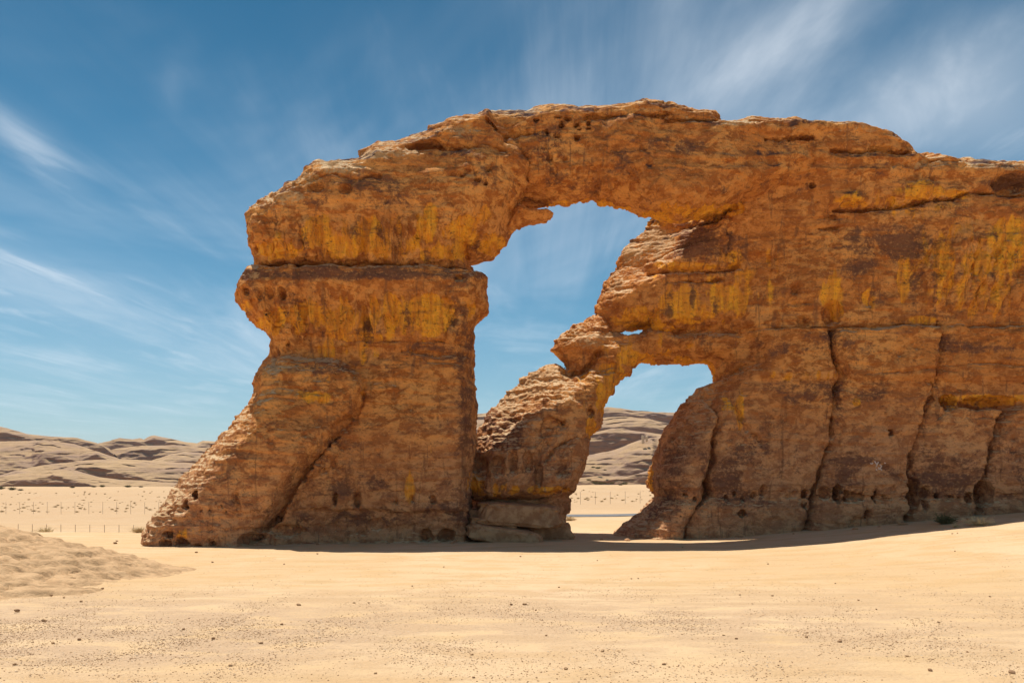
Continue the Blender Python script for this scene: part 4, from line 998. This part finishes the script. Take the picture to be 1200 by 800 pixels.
# where the veils of cirrus lie, as directions (x/y, z/y)
dx = wmath('DIVIDE', sp.outputs[0], wmath('MAXIMUM', sp.outputs[1], .05)); dz = wmath('DIVIDE', sp.outputs[2], wmath('MAXIMUM', sp.outputs[1], .05))
def patch(u, v, ru, rv, ang=0.):
    a_ = (u - 600) / F; b_ = (HZ - v) / F
    X = wmath('SUBTRACT', dx, a_); Z = wmath('SUBTRACT', dz, b_)
    c_, s_ = math.cos(ang), math.sin(ang)
    P_ = wmath('ADD', wmath('MULTIPLY', X, c_), wmath('MULTIPLY', Z, s_)); Q_ = wmath('SUBTRACT', wmath('MULTIPLY', Z, c_), wmath('MULTIPLY', X, s_))
    r = wmath('ADD', wmath('POWER', wmath('ABSOLUTE', wmath('MULTIPLY', P_, F / ru)), 2.), wmath('POWER', wmath('ABSOLUTE', wmath('MULTIPLY', Q_, F / rv)), 2.))
    return wmath('EXPONENT', wmath('MULTIPLY', r, -1.))
wisp = cloud_noise(.9, (1.0, .22, 1), 1.6, 9, .9)
wisp2 = cloud_noise(-.7, (1.1, .25, 1), 2.3, 9, 1.1, (3, 1, 0))
soft = cloud_noise(.3, (1, .5, 1), .7, 5, .6, (5, 2, 0))
w1 = wramp(wisp, .42, .74); w2 = wramp(wisp2, .45, .72)
pA = wmath('ADD', wmath('ADD', patch(1090, 110, 210, 60, .45), wmath('MULTIPLY', patch(900, 60, 120, 45, .5), .55)), wmath('MULTIPLY', patch(1190, 150, 120, 60), .6))
pB = wmath('ADD', wmath('MULTIPLY', patch(50, 185, 95, 17, -.72), 1.0), wmath('ADD', wmath('MULTIPLY', patch(205, 95, 22, 45, -.2), .2), wmath('MULTIPLY', patch(480, 90, 40, 70, .5), .35)))
pC = wmath('ADD', wmath('MULTIPLY', patch(60, 330, 160, 45, -.15), .7), wmath('MULTIPLY', patch(160, 420, 300, 60), .5))
dens = wmath('ADD', wmath('MULTIPLY', pA, wmath('ADD', wmath('MULTIPLY', w1, .75), .30)), wmath('MULTIPLY', pB, wmath('ADD', wmath('MULTIPLY', w2, .36), .08)))
dens = wmath('ADD', dens, wmath('MULTIPLY', pC, wmath('ADD', wmath('MULTIPLY', w2, .4), .12)))
w3 = wramp(cloud_noise(1.15, (1.2, .16, 1), 1.1, 9, .7, (1, 7, 0)), .44, .72)
dens = wmath('ADD', dens, wmath('MULTIPLY', wramp(soft, .40, .75), .16))
dens = wmath('ADD', dens, wmath('MULTIPLY', wmath('ADD', wmath('MULTIPLY', w1, w2), w3), wmath('MULTIPLY', wramp(soft, .36, .62), .24)))
dens = wmath('MULTIPLY', dens, .95, True)
dens = wmath('MULTIPLY', dens, wramp(sp.outputs[2], .0, .1))
dk = wn('ShaderNodeMix', data_type='RGBA', blend_type='MULTIPLY'); dk.inputs[0].default_value = 1.; t.links.new(hs.outputs[0], dk.inputs[6])
dr = wramp(sp.outputs[2], .15, .62, 1., .70); dcol = wn('ShaderNodeCombineColor')
for q_ in range(3): t.links.new(dr if q_ else wmath('MULTIPLY', dr, .95), dcol.inputs[q_])
t.links.new(dcol.outputs[0], dk.inputs[7])
mx = wn('ShaderNodeMix', data_type='RGBA'); t.links.new(dens, mx.inputs[0]); t.links.new(dk.outputs[2], mx.inputs[6]); mx.inputs[7].default_value = (7.4, 7.8, 8.3, 1)
hz = wn('ShaderNodeMix', data_type='RGBA'); t.links.new(wmath('MULTIPLY', wmath('EXPONENT', wmath('MULTIPLY', wmath('MAXIMUM', sp.outputs[2], 0.), -7.)), .55), hz.inputs[0])
t.links.new(mx.outputs[2], hz.inputs[6]); hz.inputs[7].default_value = (4.2, 5.4, 6.2, 1)
bg = wn('ShaderNodeBackground'); bg.inputs['Strength'].default_value = .12; t.links.new(hz.outputs[2], bg.inputs[0])
wo = wn('ShaderNodeOutputWorld'); t.links.new(bg.outputs[0], wo.inputs[0])

cam = bpy.data.objects.new('camera', bpy.data.cameras.new('camera')); col.objects.link(cam)
cam.location = (0, 0, CAMH); cam.rotation_euler = (math.radians(90), 0, 0)
cam.data.lens = 28; cam.data.sensor_width = 36; cam.data.shift_y = (HZ - 400) / 1200.
cam.data.clip_end = 6000; cam.data.clip_start = .1
scene.camera = cam
scene.view_settings.view_transform = 'Standard'; scene.view_settings.look = 'None'
scene.view_settings.exposure = 0.12; scene.view_settings.gamma = 1
scene.render.engine = 'CYCLES'
scene.cycles.use_denoising = True
scene.cycles.max_bounces = 8; scene.cycles.diffuse_bounces = 5
